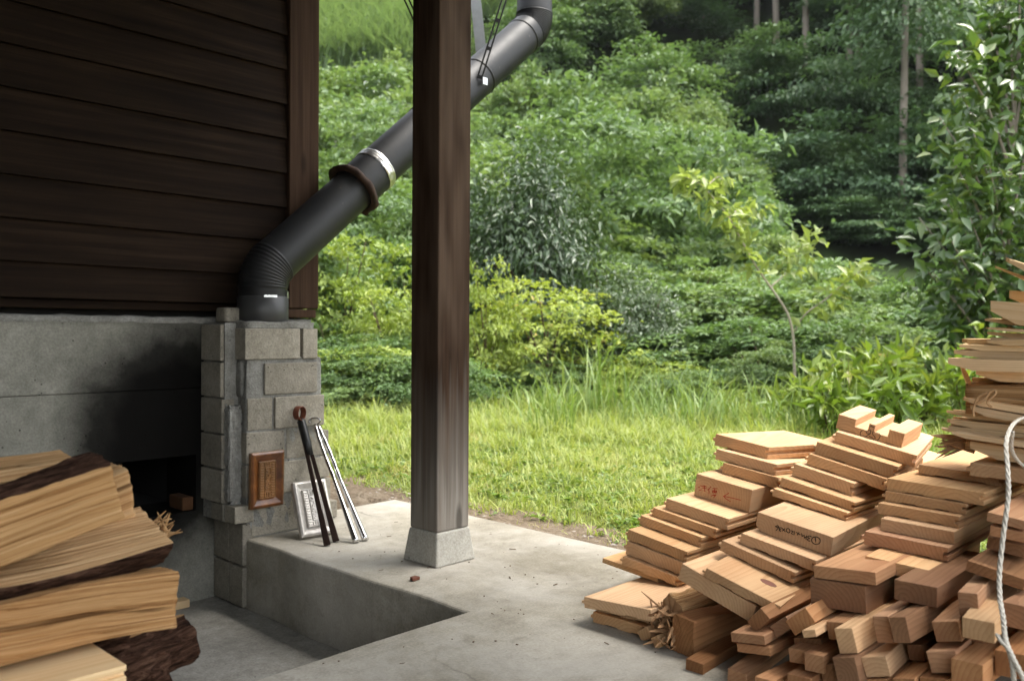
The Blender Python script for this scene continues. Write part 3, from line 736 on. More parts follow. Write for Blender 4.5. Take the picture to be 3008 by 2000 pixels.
S3 = [('d2',1.6000,0.6217,0.2228,0.1216,0.0226,0.0500),
('d3',1.6790,0.6546,0.2498,0.1510,0.0257,0.0400),
('d4',1.7105,0.6356,0.2726,0.1330,0.0235,0.0350),
('d5',1.7452,0.6541,0.2953,0.1490,0.0220,0.0350),
('d6',1.7707,0.6496,0.3161,0.1497,0.0202,0.0400),
('d7',1.7787,0.6492,0.3407,0.1777,0.0247,0.0350),
('d8',1.8748,0.6210,0.3610,0.1567,0.0190,0.0500),
('d9',1.8322,0.5119,0.3811,0.1600,0.0255,0.0450)]
PLAIN = {'k1', 'd2', 'd4', 'c0', 'b3'}
SPEC = {'b13': dict(L=.20, off=(-.085, .012)), 'notch': dict(L=.145, off=(.012, .010)), 'c9': dict(L=.24, off=(.045, .01)), 'c1': dict(L=.34, off=(.04, 0)),
        'c8': dict(L=.26, off=(.03, 0)), 'b12': dict(L=.26, off=(-.05, .004)), 'b11': dict(L=.24, off=(-.02, 0)), 'k1': dict(L=.30), 'k2': dict(L=.32, off=(.02, 0)), 'd2': dict(L=.30, off=(.01, 0))}
def stack(rows, where, group, back):
    for i, (n, X, Y, Z, w, t, th) in enumerate(rows):
        r = random.Random(n)
        kw = dict(SPEC.get(n, dict(L=back-X+r.uniform(-.05, .05), off=(r.uniform(-.012, .012), 0))))
        pr = 'plain' if n in PLAIN else 'tg'
        lab = f'tongue and groove board, {ORD[i]} up in {where}'; nm, cat, mat = 'board_offcut', 'board', 'wood_pale'
        if n == 'k1': lab, nm, cat = 'thick timber block with red handwriting and a red arrow', 'timber_block', 'timber block'
        elif n == 'k2': lab, nm, cat, pr = 'thick timber block with black handwritten size upside down on its end', 'timber_block', 'timber block', 'cham'
        elif n == 'notch': lab, nm, cat, pr = 'timber block with two square notches cut across its top', 'notched_block', 'timber block', 'notch'
        elif pr == 'plain': lab = f'square edged board, {ORD[i]} up in {where}'
        elif n == 'c1': lab = 'pale board offcut with a dark red oval knot, sloping over the split logs'
        if n in ('d3', 'b8', 'c6'): mat = 'wood_red' if n == 'd3' else mat
        o = board(nm, lab, cat, X, Y, Z, w, t, th, prof=pr, mat=mat, group=group, **kw)
        if n == 'k1':
            strokes(o, w, t, (343, -91), (1885, 364), (232, 506), [[(385, 275), (420, 292)], [(440, 235), (482, 247)], [(395, 368), (430, 362), (475, 350)],
                [(490, 258), (560, 262), (605, 252)], [(500, 300), (560, 302), (622, 295)], [(553, 235), (560, 320), (565, 400)], [(745, 265), (705, 320), (650, 355)], [(682, 330), (685, 400), (680, 460)],
                [(800, 312), (860, 320), (925, 322)], [(792, 372), (910, 385), (890, 432), (790, 432), (792, 372)], [(790, 402), (900, 408)], [(850, 322), (845, 432)],
                [(740, 525), (800, 490), (885, 488), (830, 545), (820, 562)], [(800, 495), (860, 520)], [(1560, 625), (1330, 570), (1090, 525)], [(1245, 440), (1170, 485), (1090, 525), (1170, 600), (1280, 665)]], .0015, 'ink_red')
        if n == 'k2':
            cir = [(1742+108*math.cos(q), 992+112*math.sin(q)) for q in np.linspace(0, 2*PI, 22)]
            zero = [(1042+46*math.cos(q)+.12*60*math.sin(q), 760+66*math.sin(q)) for q in np.linspace(0, 2*PI, 16)]
            strokes(o, w, t, (240, 250), (2175, 855), (150, 830), [cir, [(1722, 905), (1736, 1035)], [(1635, 888), (1570, 865), (1530, 905), (1585, 940), (1525, 975), (1545, 1015), (1595, 1022)],
                [(1388, 815), (1396, 900), (1450, 862), (1460, 950), (1512, 875), (1492, 980)], [(1250, 790), (1345, 852)], [(1270, 875), (1322, 790)], [(1202, 760), (1190, 885)],
                [(1118, 755), (1172, 772), (1122, 832), (1162, 862)], zero, [(888, 700), (965, 802)], [(962, 705), (893, 782)], [(872, 690), (820, 690), (806, 730), (852, 745), (806, 775), (852, 806)],
                [(725, 785), (775, 720), (795, 660), (765, 628), (712, 662), (748, 692), (790, 668)]], .0015, 'ink_black')
        if n == 'notch':
            strokes(o, w, t, (255, 235), (1640, 690), (150, 560), [[(770, 605), (710, 640), (690, 700), (705, 755), (750, 785)], [(820, 640), (845, 690), (922, 690)], [(870, 612), (935, 618), (905, 690), (830, 742), (755, 785)],
                [(972, 640), (960, 700), (1000, 755), (1010, 790), (942, 835)], [(880, 745), (965, 787)], [(1000, 655), (1110, 692), (1122, 740), (1090, 800), (1040, 850), (980, 852)], [(905, 527), (960, 522), (1015, 552)]], .0014, 'ink_black')
        if n == 'c1':
            V = []; Fc = []
            for k in range(24):
                an = 2*PI*k/24; V.append((.072+.011*math.cos(an), -.098+.017*math.sin(an), .0004))
            Fc = [tuple(range(24))]; V += [(v[0], v[1], -.0008) for v in V]; Fc += [(k, (k+1) % 24, 24+(k+1) % 24, 24+k) for k in range(24)]
            me = bpy.data.meshes.new('knot'); me.from_pydata(V, [], Fc); me.materials.append(M['knot']); c = bpy.data.objects.new('knot', me); COL.objects.link(c); c.parent = o
stack(S1, 'the stack with the red-marked block', 'boards stacked at the lawn side', 2.40)
stack(S2, 'the stack topped by the notched block', 'boards stacked in the middle', 2.34)
stack(S3, 'the stack under the split kindling', 'boards stacked under the kindling', 2.32)

# ---- heap of square offcuts under the boards
Z6 = lambda x, y: (1650+.5357*x, 1160+.5357*y)
Z7 = lambda x, y: (2250+.5357*x, 1160+.5357*y)
ZA = lambda x, y: (1700+.2543*x, 1650+.2543*y)
ZB = lambda x, y: (1800+.2543*x, 1700+.2543*y)
def block(TL, TR, BL, X, L, label, mat='wood_red', group='square offcuts heaped under the boards', name='timber_offcut', yaw=0, grow=1.):
    a, b, p = onx(*TL, X), onx(*TR, X), onx(*BL, X)
    w_ = float(np.linalg.norm(b-a))*grow; t_ = float(np.linalg.norm(p-a))*grow; th = math.atan2(a[2]-b[2], a[1]-b[1])
    # where the lower edge leans the other way keep the thickness square to the top edge
    return board(name, label, 'timber offcut', X, a[1], a[2], w_, t_, th, L, 'plain', mat, (yaw*L, 0), group)
G = 'square timber offcut in the jumbled heap under the boards'
HEAP = [(Z7(372, 1280), Z7(472, 1277), Z7(380, 1415), 1.40, 'wood_pale'), (Z7(582, 1212), Z7(668, 1212), Z7(590, 1355), 1.44, 'wood_red'), (Z7(672, 1216), Z7(765, 1216), Z7(680, 1355), 1.42, 'wood_dull'),
 (Z7(520, 1437), Z7(655, 1430), Z7(530, 1545), 1.40, 'wood_pale'), (Z7(362, 1437), Z7(485, 1437), Z7(366, 1575), 1.38, 'wood_dull'), (Z7(907, 1242), Z7(1050, 1238), Z7(912, 1350), 1.45, 'wood_red'),
 (Z7(1075, 1215), Z7(1255, 1250), Z7(1072, 1325), 1.42, 'wood_pale'), (Z7(877, 1405), Z7(1040, 1402), Z7(882, 1520), 1.42, 'wood_red'), (Z7(1015, 1440), Z7(1190, 1480), Z7(1014, 1570), 1.40, 'wood_red'),
 (Z7(1050, 1078), Z7(1160, 1090), Z7(1052, 1205), 1.48, 'wood_red'), (Z7(330, 1240), Z7(425, 1247), Z7(328, 1335), 1.44, 'wood_red'), (Z7(195, 1290), Z7(268, 1284), Z7(198, 1330), 1.40, 'wood_pale'),
 (Z7(105, 1240), Z7(215, 1165), Z7(155, 1322), 1.44, 'wood_red'), (Z7(20, 1268), Z7(108, 1213), Z7(55, 1330), 1.46, 'wood_red'), (Z6(925, 1300), Z6(1110, 1318), Z6(925, 1350), 1.42, 'wood_red'),
 (Z6(958, 1358), Z6(1140, 1382), Z6(958, 1405), 1.43, 'wood_red'), (Z6(1015, 1240), Z6(1090, 1165), Z6(1070, 1297), 1.45, 'wood_dull'), (ZB(845, 915), ZB(1045, 985), ZB(840, 1075), 1.40, 'wood_dull'),
 (ZB(1330, 1030), ZB(1545, 1105), ZB(1322, 1175), 1.40, 'wood_red'), (ZB(1640, 1120), ZB(1860, 1180), ZB(1635, 1250), 1.37, 'wood_red'), (Z7(122, 1385), Z7(215, 1400), Z7(120, 1460), 1.42, 'wood_red'),
 (Z7(208, 1410), Z7(312, 1432), Z7(206, 1505), 1.40, 'wood_red'), (Z7(295, 1475), Z7(362, 1480), Z7(296, 1575), 1.41, 'wood_dull'), (Z7(115, 1525), Z7(245, 1555), Z7(114, 1600), 1.38, 'wood_red'),
 (Z7(690, 1553), Z7(815, 1553), Z7(695, 1645), 1.39, 'wood_red'), (Z7(548, 1557), Z7(668, 1553), Z7(552, 1640), 1.40, 'wood_red'), (Z7(1060, 1330), Z7(1200, 1352), Z7(1058, 1425), 1.50, 'wood_dull'),
 (Z7(1250, 1395), Z7(1420, 1425), Z7(1248, 1530), 1.44, 'wood_dull'), (Z7(1290, 1130), Z7(1430, 1160), Z7(1288, 1260), 1.50, 'wood_dull'), (Z7(770, 1365), Z7(860, 1370), Z7(772, 1450), 1.48, 'wood_dull'),
 (Z7(150, 1330), Z7(300, 1335), Z7(152, 1375), 1.46, 'wood_dull'), (Z7(840, 1545), Z7(1000, 1560), Z7(842, 1650), 1.40, 'wood_dull')]
for i, (a, b, c, X, mt) in enumerate(HEAP):
    r = random.Random(i+50)
    block(a, b, c, X, r.uniform(.20, .34) if i not in (0, 6) else .40, {'wood_pale': 'pale ', 'wood_red': 'reddish ', 'wood_dull': 'dull brown '}[mt]+G, mt, group={'wood_pale': 'pale', 'wood_red': 'reddish', 'wood_dull': 'dull brown'}[mt]+' offcuts heaped under the boards', yaw=r.uniform(-.10, .10))
for lab, a, b, c, X, L, mt, nm in [
    ('rough sawn dark brown block under the grooved offcut', Z7(240, 1005), Z7(545, 1050), Z7(238, 1150), 1.50, .34, 'wood_dull', 'timber_block'),
    ('offcut with striped top on the rough dark brown block', Z7(260, 932), Z7(600, 972), Z7(259, 1000), 1.505, .36, 'wood_red', 'timber_offcut'),
    ('small rough saw-marked block tucked under the wide offcut', Z7(703, 1010), Z7(940, 1055), Z7(700, 1118), 1.50, .30, 'wood_dull', 'timber_block'),
    ('dark plain board end behind the hanging twine, higher one', Z7(1215, 640), Z7(1430, 692), Z7(1213, 690), 1.60, .4, 'wood_red', 'board_offcut'),
    ('dark plain board end behind the hanging twine, lower one', Z7(1230, 715), Z7(1430, 757), Z7(1228, 770), 1.60, .4, 'wood_red', 'board_offcut'),
    ('wide sloping dark board below the board ends behind the twine', Z7(1105, 905), Z7(1425, 1012), Z7(1100, 965), 1.56, .4, 'wood_dull', 'board_offcut'),
    ('shadowed board under the two dark board ends', Z7(1215, 775), Z7(1425, 830), Z7(1214, 840), 1.64, .36, 'wood_dull', 'board_offcut'),
    ('small square offcut lying on its edge by the lowest boards', ZA(670, 800), ZA(785, 742), ZA(733, 922), 1.47, .1, 'wood_pale', 'timber_offcut'),
    ('small offcut standing on edge beside the torn split log', ZA(830, 880), ZA(905, 845), ZA(905, 1000), 1.455, .1, 'wood_pale', 'timber_offcut')]:
    block(a, b, c, X, L, lab, mt, None, nm)

# boards carrying the far end of the kindling, beside the dark board ends
zz = .001; i = 0
while zz < .335:
    tk = .027
    board('board_offcut', 'plain board in the low stack carrying the far end of the kindling', 'board', 1.70+.012*(i % 3), .315-.006*(i % 2), zz+tk, .30, tk, 0., .55, 'plain', 'wood_red', (0, 0), 'boards under the far end of the kindling'); zz += tk+.0006; i += 1
# ---- generic split log -------------------------------------------------
def split_log(name, label, P0, P1, prof, mats, seed, n=64, sub=14, amp=(.0022, .006), taper=(1., 1.), bend=.006, cat='firewood', group=None, ends='splinter'):
    """prof: closed polygon (a, z) round the axis, a horizontal towards the back; mats[i]: material of edge i (0 split wood, 1 bark)"""
    P0, P1 = Vector(P0), Vector(P1); ax = (P1-P0).normalized(); Lg = (P1-P0).length
    up = (Vector((0, 0, 1)) - ax*ax.z).normalized(); bk = up.cross(ax).normalized()
    if bk.dot(Vector((0, 1, 0))) < 0: bk = -bk
    ring, rm, rn = [], [], []
    for i in range(len(prof)):
        a, b = Vector((*prof[i], 0)), Vector((*prof[(i+1) % len(prof)], 0)); nr = Vector((b.y-a.y, a.x-b.x, 0)).normalized()
        k = max(3, int(sub*(b-a).length/.06))
        for j in range(k): ring.append(a+(b-a)*j/k); rm.append(mats[i]); rn.append(nr)
    cx = sum((p.x for p in ring))/len(ring); cz = sum((p.y for p in ring))/len(ring)
    for i, p in enumerate(ring):
        if rn[i].dot(p-Vector((cx, cz, 0))) < 0: rn[i] = -rn[i]
    nr_ = len(ring); V, Fc, mi = [], [], []
    for s in range(n+1):
        t = s/n; x = t*Lg; sc = taper[0] + (taper[1]-taper[0])*t
        bz = bend*math.sin(t*5+seed) + bend*.5*math.sin(t*11+seed*2)
        for i, p in enumerate(ring):
            u = i*.35
            wv = mnoise.noise(Vector((x*4, seed, 0)))*.006
            if rm[i] == 0: d = (mnoise.noise(Vector((x*6, (p.x+wv)*150, (p.y+wv)*150+seed)))*amp[0]*1.2 + mnoise.noise(Vector((x*14, (p.x+wv)*420, (p.y+wv)*420+seed)))*amp[0]*.5 + mnoise.noise(Vector((x*7, p.x*18, p.y*18+seed)))*amp[0]*2.4)
            else: d = abs(mnoise.noise(Vector((x*40, p.x*70, p.y*70+seed))))*amp[1] + mnoise.noise(Vector((x*14, p.x*20, p.y*20+seed)))*amp[1]
            q = p*sc + rn[i]*d
            xx = x + (mnoise.noise(Vector((p.x*90, p.y*90, seed+s)))*.0035 if s in (0, n) else 0)
            V.append(P0 + ax*xx + bk*q.x + up*(q.y+bz))
    for s in range(n):
        for i in range(nr_):
            a = s*nr_+i; b = s*nr_+(i+1) % nr_; Fc.append((a, b, b+nr_, a+nr_)); mi.append(rm[i])
    for s, base in ((0, 0), (n, n*nr_)):
        c = len(V); V.append(sum((Vector(V[base+i]) for i in range(nr_)), Vector())/nr_)
        for i in range(nr_): Fc.append((base+i, base+(i+1) % nr_, c)); mi.append(2)
    me = bpy.data.meshes.new(name); ld = P0
    me.from_pydata([tuple(Vector((( v-ld).dot(ax), (v-ld).dot(bk), (v-ld).dot(up)))) for v in map(Vector, V)], [], Fc)
    for m_ in ('split_wood', 'bark', ends): me.materials.append(M[m_])
    me.polygons.foreach_set('material_index', mi); me.polygons.foreach_set('use_smooth', [k != 2 for k in mi])
    bm = bmesh.new(); bm.from_mesh(me); bmesh.ops.recalc_face_normals(bm, faces=bm.faces); bm.to_mesh(me); bm.free()
    o = bpy.data.objects.new(name, me); o.matrix_world = Matrix(((ax.x, bk.x, up.x, ld.x), (ax.y, bk.y, up.y, ld.y), (ax.z, bk.z, up.z, ld.z), (0, 0, 0, 1)))
    if ax.cross(bk).dot(up) < 0: pass
    COL.objects.link(o); return setp(o, label, cat, group)
def splinters(o, P, n, rad, ln, seed, mat='splinter', dirv=(-1, 0, 0), spread=.8):
    r = random.Random(seed); parts = []; iv = o.matrix_world.inverted()
    for k in range(n):
        p = Vector(P) + Vector((r.uniform(-.3, .3)*rad, r.uniform(-1, 1)*rad, r.uniform(-1, 1)*rad))
        d = (Vector(dirv) + Vector((r.uniform(-1, 1), r.uniform(-1, 1), r.uniform(-1, 1)))*spread).normalized()
        l = ln*r.uniform(.35, 1); wd = l*r.uniform(.10, .3)
        V, Fc = flat_bar([p-d*l*.3, p+d*l*.5, p+d*l], [wd, wd*.8, wd*.15], [wd*.35, wd*.3, wd*.1], d.orthogonal())
        parts.append(([iv @ v for v in V], Fc))
    V, Fc = join(*parts); me = bpy.data.meshes.new('splinters'); me.from_pydata(V, [], Fc); me.materials.append(M[mat])
    c = bpy.data.objects.new('splinters', me); c['kind'] = 'stuff'; COL.objects.link(c); c.parent = o; return c
# split logs wedged under the middle stack
a = Vector(onx(*ZA(1190, 850), 1.46)); 
l1 = split_log('split_log', 'grey ended split log wedged under the board with the knot', a, a+Vector((.34, -.035, .0)), [(-.030, -.036), (-.028, .034), (.020, .036), (.026, -.034)], [0, 0, 0, 0], 3, 30, 10, (.0016, .003), cat='split log', ends='wood_dull')
for s in l1.data.materials: pass
l1.data.materials[0] = M['wood_dull']
splinters(l1, a+Vector((0, .034, -.006)), 16, .022, .032, 4)
a = Vector(onx(*ZA(1040, 640), 1.50))
l2 = split_log('split_log', 'reddish split log with a torn splintered end under the boards', a, a+Vector((.32, -.02, .0)), [(-.040, -.030), (-.028, .022), (.0, .045), (.030, -.01), (.02, -.035)], [0, 0, 1, 1, 1], 8, 30, 10, (.003, .006), cat='split log')
splinters(l2, a+Vector((-.004, .006, -.008)), 60, .034, .042, 9)

# ---- kindling stacked across the boards --------------------------------
def ZD(x, y): return (2700+x/2.24, 700+y/2.24)
def kind(px, py, tpx, slope, X, dep, ln, label, seed, jag=.5, mat='wood_kindling', name='split_kindling'):
    """flat riven piece lying along -Y: left end at pixel, visible thickness in zoomed pixels"""
    r = random.Random(seed); A = Vector(onx(*ZD(px, py), X)); t_ = tpx/2.24/2551*(X*1.15)*1.25
    V, Fc = [], []; n = 10; m_ = 5
    dv = Vector((.02*r.uniform(-1, 1), -1, -slope)).normalized(); sd_ = Vector((1, 0, 0)); up = Vector((0, 0, 1))
    tip = [r.uniform(0, jag)*.05 for _ in range(m_+1)]
    for i in range(n+1):
        f = i/n
        for j in range(m_+1):
            g = j/m_; x0 = tip[j] if i == 0 else 0
            thk = t_*(.45 if i == 0 else .93+.07*math.sin(f*5+j*1.3+seed))
            c = A + dv*(f*ln + (x0 if i == 0 else 0)*(1-f)) + sd_*(g*dep) + up*(.004*math.sin(f*4+seed)+.003*g*math.sin(seed))
            V.append(c); V.append(c - up*thk)
    k = (m_+1)*2
    for i in range(n):
        for j in range(m_):
            a = i*k+j*2; Fc += [(a, a+2, a+k+2, a+k), (a+1, a+k+1, a+k+3, a+3)]
        a = i*k; Fc.append((a, a+k, a+k+1, a+1)); a = i*k+m_*2; Fc.append((a, a+1, a+k+1, a+k))
    for i in (0, n):
        for j in range(m_): a = i*k+j*2; Fc.append((a, a+1, a+3, a+2) if i == 0 else (a, a+2, a+3, a+1))
    # local frame with x along the piece so the grain runs its length
    lx = dv; ly = Vector((0, 0, 1)).cross(lx).normalized(); lz = lx.cross(ly)
    Rm = Matrix((lx, ly, lz)); me = bpy.data.meshes.new(name); me.from_pydata([tuple(Rm @ (v-A)) for v in V], [], Fc); me.materials.append(M[mat])
    bm = bmesh.new(); bm.from_mesh(me); bmesh.ops.recalc_face_normals(bm, faces=bm.faces); bm.to_mesh(me); bm.free()
    o = bpy.data.objects.new(name, me); mw = Rm.transposed().to_4x4(); mw.translation = A; o.matrix_world = mw; COL.objects.link(o)
    return setp(o, label, 'kindling', 'split kindling stacked over the boards')
K = 'thin split cedar stick in the kindling stack above the boards'
KB = [(525, 120, 34, .36, 1.86, .05, .5, 'pale split stick rising steeply from the top of the kindling stack', .7), (490, 168, 16, .42, 1.90, .04, .5, 'thin sharp splinter under the topmost rising stick', .6),
 (580, 330, 70, .10, 1.95, .06, .5, 'square kindling block behind the thick pale block near the top', .1), (455, 405, 95, .13, 1.86, .07, .5, 'thick pale square kindling block near the top of the stack', .1),
 (410, 535, 18, .12, 1.88, .06, .5, K, .8), (520, 530, 26, .10, 1.90, .05, .5, K, .7), (405, 592, 14, .02, 1.86, .06, .5, K, .8), (425, 607, 24, .02, 1.88, .07, .5, K, .3), (440, 637, 24, .02, 1.87, .07, .5, K, .3), (410, 664, 26, .0, 1.86, .08, .5, K, .3),
 (195, 668, 36, .02, 1.89, .09, .55, 'broad pale riven slab with a curled point in the kindling stack', 1.), (215, 712, 24, .0, 1.87, .09, .55, K, .4), (228, 742, 36, -.01, 1.87, .09, .55, K, .4), (140, 782, 56, -.01, 1.85, .10, .6, 'long yellow riven board, jutting furthest below the riven slab', .6),
 (330, 842, 56, .02, 1.88, .10, .55, K, .3), (325, 905, 60, .0, 1.94, .08, .5, 'reddish square stick lying above the thick split log', .2),
 (200, 1036, 26, .14, 1.85, .05, .55, K, .9), (215, 1062, 20, .15, 1.87, .05, .55, K, .9), (240, 1096, 34, .11, 1.85, .06, .55, K, .8), (165, 1130, 22, .05, 1.88, .05, .5, K, .9), (190, 1160, 18, .05, 1.90, .06, .55, K, .6), (158, 1176, 32, .04, 1.87, .08, .55, K, .3),
 (160, 1212, 34, .04, 1.88, .09, .55, K, .3), (185, 1244, 44, .04, 1.87, .09, .55, K, .2), (90, 1268, 20, .06, 1.84, .07, .6, 'long thin pointed stick jutting furthest low in the kindling stack', 1.), (330, 1338, 64, .04, 1.86, .10, .5, 'thick yellow stick at the bottom of the kindling stack', .2), (380, 1300, 40, .03, 1.90, .09, .5, K, .3)]
for i, (px, py, tp, sl, X, dp_, ln, lab, jg) in enumerate(KB): kind(px, py, tp, sl, X, dp_, ln, lab, i+3, jg)
a = Vector(onx(*ZD(330, 1030), 1.90))
split_log('split_log', 'thick brown split log lying in the middle of the kindling stack', a, a+Vector((.02, -.55, .0)), [(-.03, -.028), (-.03, .03), (.03, .033), (.04, -.02)], [0, 0, 1, 0], 5, 30, 10, (.0012, .003), cat='split log')
a = Vector(onx(*ZD(320, 1335), 1.88))
tl = split_log('split_log', 'torn bark ended stick at the foot of the kindling stack', a, a+Vector((.0, -.5, .0)), [(-.014, -.012), (-.012, .010), (.02, .014), (.022, -.012)], [0, 1, 1, 0], 6, 30, 10, (.002, .004), cat='split log')
splinters(tl, a+Vector((0, .01, 0)), 22, .016, .05, 2, dirv=(-.2, 1, -.2), spread=.45)
p1, p2 = Vector(onx(*ZD(275, 830), 1.93)), Vector(onx(*ZD(328, 955), 1.93))
V, Fc = flat_bar([p1, (p1+p2)/2, p2], [.004, .009, .009], [.004, .005, .005], SD); o = mk('split_kindling', V, Fc, 'wood_kindling'); setp(o, 'short pale splinter leaning steeply against the thick split log', 'kindling', 'split kindling stacked over the boards')
# bark string bow and hanging twine
bw = [Vector(onx(*ZD(*q), 1.835)) for q in ((360, 1170), (358, 1120), (385, 1050), (440, 1018), (452, 1032), (410, 1065), (378, 1085), (430, 1060), (445, 1040), (470, 1008), (498, 1000), (500, 1025), (462, 1060), (450, 1085), (478, 1110))]
V, Fc = tubev(bez(bw, 6), .0022, 7); o = mk('bark_string', V, Fc, 'string', smooth=True); setp(o, 'bow of tan bark string tied round the kindling bundle', 'string')
def twine(name, pts, label):
    P = bez(pts, 14); parts = []
    for s in range(3):
        q = []
        for i, p in enumerate(P):
            an = i*.55 + s*2*PI/3; q.append(p + (SD*math.cos(an) + Vector(FW)*math.sin(an))*.0018)
        parts.append(tubev(q, .0021, 6))
    V, Fc = join(*parts); o = mk(name, V, Fc, 'twine', smooth=True); return setp(o, label, 'twine')
tw = [Vector(onx(*Z7(*q), X)) for q, X in (((1470, 120), 1.86), ((1415, 122), 1.80), ((1352, 165), 1.72), ((1318, 260), 1.62), ((1326, 420), 1.56), ((1328, 560), 1.53), ((1305, 740), 1.50), ((1282, 950), 1.47), ((1282, 1100), 1.44), ((1300, 1220), 1.41), ((1312, 1330), 1.39), ((1345, 1420), 1.37), ((1400, 1530), 1.36), ((1450, 1640), 1.36))]
twine('twine', tw, 'long off-white twine hanging down in front of the pile')
tw = [Vector(onx(*Z7(*q), X)) for q, X in (((1270, 1312), 1.395), ((1292, 1350), 1.385), ((1330, 1395), 1.375), ((1352, 1480), 1.365), ((1362, 1600), 1.36))]
twine('twine', tw, 'short frayed twine end knotted to the long hanging twine')
tw = [Vector(onx(*Z7(*q), X)) for q, X in (((1352, 200), 1.74), ((1345, 290), 1.76), ((1380, 360), 1.78), ((1440, 410), 1.80))]
twine('twine', tw, 'twine loop curving back round the base of the kindling')

# ================================================================== firewood at the left
Fm = lambda x, y: (x*1.2755, y*1.2755)
def fw(label, r, l, Y, prof, mats, seed, **k):
    P1, P0 = Vector(ony(*Fm(*r), Y)), Vector(ony(*Fm(*l), Y)); d = (P1-P0).normalized(); P0 = P1 - d*.62
    return split_log('split_firewood', label, P0, P1, prof, mats, seed, n=110, sub=22, group='split firewood stacked at the pit edge', **k)
f = fw('upper split log with a strip of bark along its top edge', (270, 1130), (0, 1228), 1.24, [(0, -.041), (0, .036), (.022, .049), (.07, .044), (.10, .0), (.05, -.038)], [0, 1, 1, 0, 0, 0], 11, bend=.004)
f.color = (.90, .84, .76, 1)
fw('pale split log behind the strip of bark', (168, 1078), (0, 1108), 1.37, [(0, -.035), (-.005, .022), (.05, .024), (.09, -.02), (.04, -.045)], [0, 0, 0, 1, 1], 12, bend=.003)
f = fw('log end peeping out behind the upper split log', (300, 1128), (0, 1236), 1.345, [(0, -.048), (-.012, .04), (.05, .045), (.075, -.035)], [0, 0, 1, 1], 13, ends='split_wood')
f = fw('split log lying with its flat pale face up over bark', (399, 1256), (0, 1340), 1.255, [(0, 0), (.115, .038), (.13, .012), (.10, -.03), (.06, -.046), (.03, -.034), (.008, -.012)], [0, 1, 1, 1, 1, 1, 1], 14, amp=(.0012, .003))
f.color = (1.22, 1.26, 1.34, 1)
splinters(f, Vector(ony(*Fm(372, 1228), 1.36)), 26, .020, .028, 3, 'split_wood', (.6, -.2, .5), .9)
f = fw('thick split log with coarse grain facing out', (408, 1382), (0, 1446), 1.240, [(0, -.044), (0, .037), (.06, .030), (.11, .0), (.07, -.045)], [0, 0, 1, 1, 0], 15, amp=(.0024, .005))
f.color = (.90, .82, .74, 1)
f = fw('red brown barked log with a branch stub near the floor', (448, 1474), (250, 1560), 1.335, [(-.012, -.020), (-.012, .018), (.022, .034), (.05, .030), (.062, .0), (.045, -.035), (.01, -.04)], [1, 1, 0, 0, 1, 1, 1], 16)
p = Vector(ony(*Fm(345, 1545), 1.335)); V, Fc = tubev([p+Vector((0, .02, .02)), p+Vector((.008, 0, -.02)), p+Vector((.024, -.006, -.055))], [.03, .024, .021], 16)
iv = f.matrix_world.inverted(); me = bpy.data.meshes.new('branch_stub'); me.from_pydata([tuple(iv @ Vector(v)) for v in V], [], Fc); me.materials.append(M['bark']); me.polygons.foreach_set('use_smooth', [True]*len(Fc))
c = bpy.data.objects.new('branch_stub', me); COL.objects.link(c); c.parent = f
fw('dark split log in the gap beneath the coarse grained log', (300, 1452), (0, 1500), 1.335, [(0, -.03), (0, .03), (.06, .03), (.08, -.02)], [1, 1, 1, 1], 17)
# planks under the logs, down to the slab
pr = Vector(ony(372, 1951, 1.17)); pk = Vector(ony(319, 1878, 1.29))
def plank(zt, label, dx=0., dy=0., t=.024):
    V0 = tg_prof(.125, t, 0); n = len(V0); L = .75
    V = [(0, y, z) for y, z in V0] + [(L, y, z) for y, z in V0]
    Fc = [tuple(range(n)), tuple(range(2*n-1, n-1, -1))] + [(i, n+i, n+(i+1) % n, (i+1) % n) for i in range(n)]
    o = mk('plank', V, Fc, 'wood_kindling', None, bevel=.0012); o.matrix_world = Matrix.Translation((pr.x-L+dx, 1.295+dy, zt)) ; setp(o, label, 'plank', 'planks under the firewood'); return o
zt = pr.z
names = ['pale tongue and groove plank directly under the coarse grained log', 'pale grooved plank second down under the firewood']
k = 0
while zt > .03:
    plank(zt, names[k] if k < 2 else 'plank hidden low in the stack under the firewood', dx=-.006*k, dy=-.004*(k % 2)); zt -= .0245; k += 1

# ================================================================== vegetation
def np_mesh(name, V, Fc, mat, tint=None, smooth=False):
    """V (n,3), Fc (m,3) triangles"""
    me = bpy.data.meshes.new(name); V = np.asarray(V, np.float32); Fc = np.asarray(Fc, np.int32)
    me.vertices.add(len(V)); me.vertices.foreach_set('co', V.ravel())
    me.loops.add(Fc.size); me.loops.foreach_set('vertex_index', Fc.ravel())
    me.polygons.add(len(Fc)); me.polygons.foreach_set('loop_start', np.arange(len(Fc), dtype=np.int32)*3)
    me.polygons.foreach_set('loop_total', np.full(len(Fc), 3, np.int32))
    me.update(calc_edges=True)
    if tint is not None:
        at_ = me.attributes.new('tint', 'FLOAT', 'FACE'); at_.data.foreach_set('value', np.asarray(tint, np.float32))
    me.materials.append(M[mat]); return me
def nrm(a): return a/np.maximum(1e-9, np.linalg.norm(a, axis=1, keepdims=True))
def leaves(P, A, Nn, L, W, fold=.25, curl=.2):
    A = nrm(A); Nn = nrm(Nn - A*(A*Nn).sum(1, keepdims=True)); S = np.cross(A, Nn); n = len(P)
    L = np.asarray(L)[:, None]; W = np.asarray(W)[:, None]
    b = P; mid = P + A*L*.45; t = P + A*L - Nn*L*curl
    l = mid + S*W*.5 + Nn*W*fold; r = mid - S*W*.5 + Nn*W*fold
    V = np.stack([b, l, t, r], 1).reshape(-1, 3); i = np.arange(n)*4
    Fc = np.stack([np.stack([i, i+1, i+2], 1), np.stack([i, i+2, i+3], 1)], 1).reshape(-1, 3)
    return V, Fc
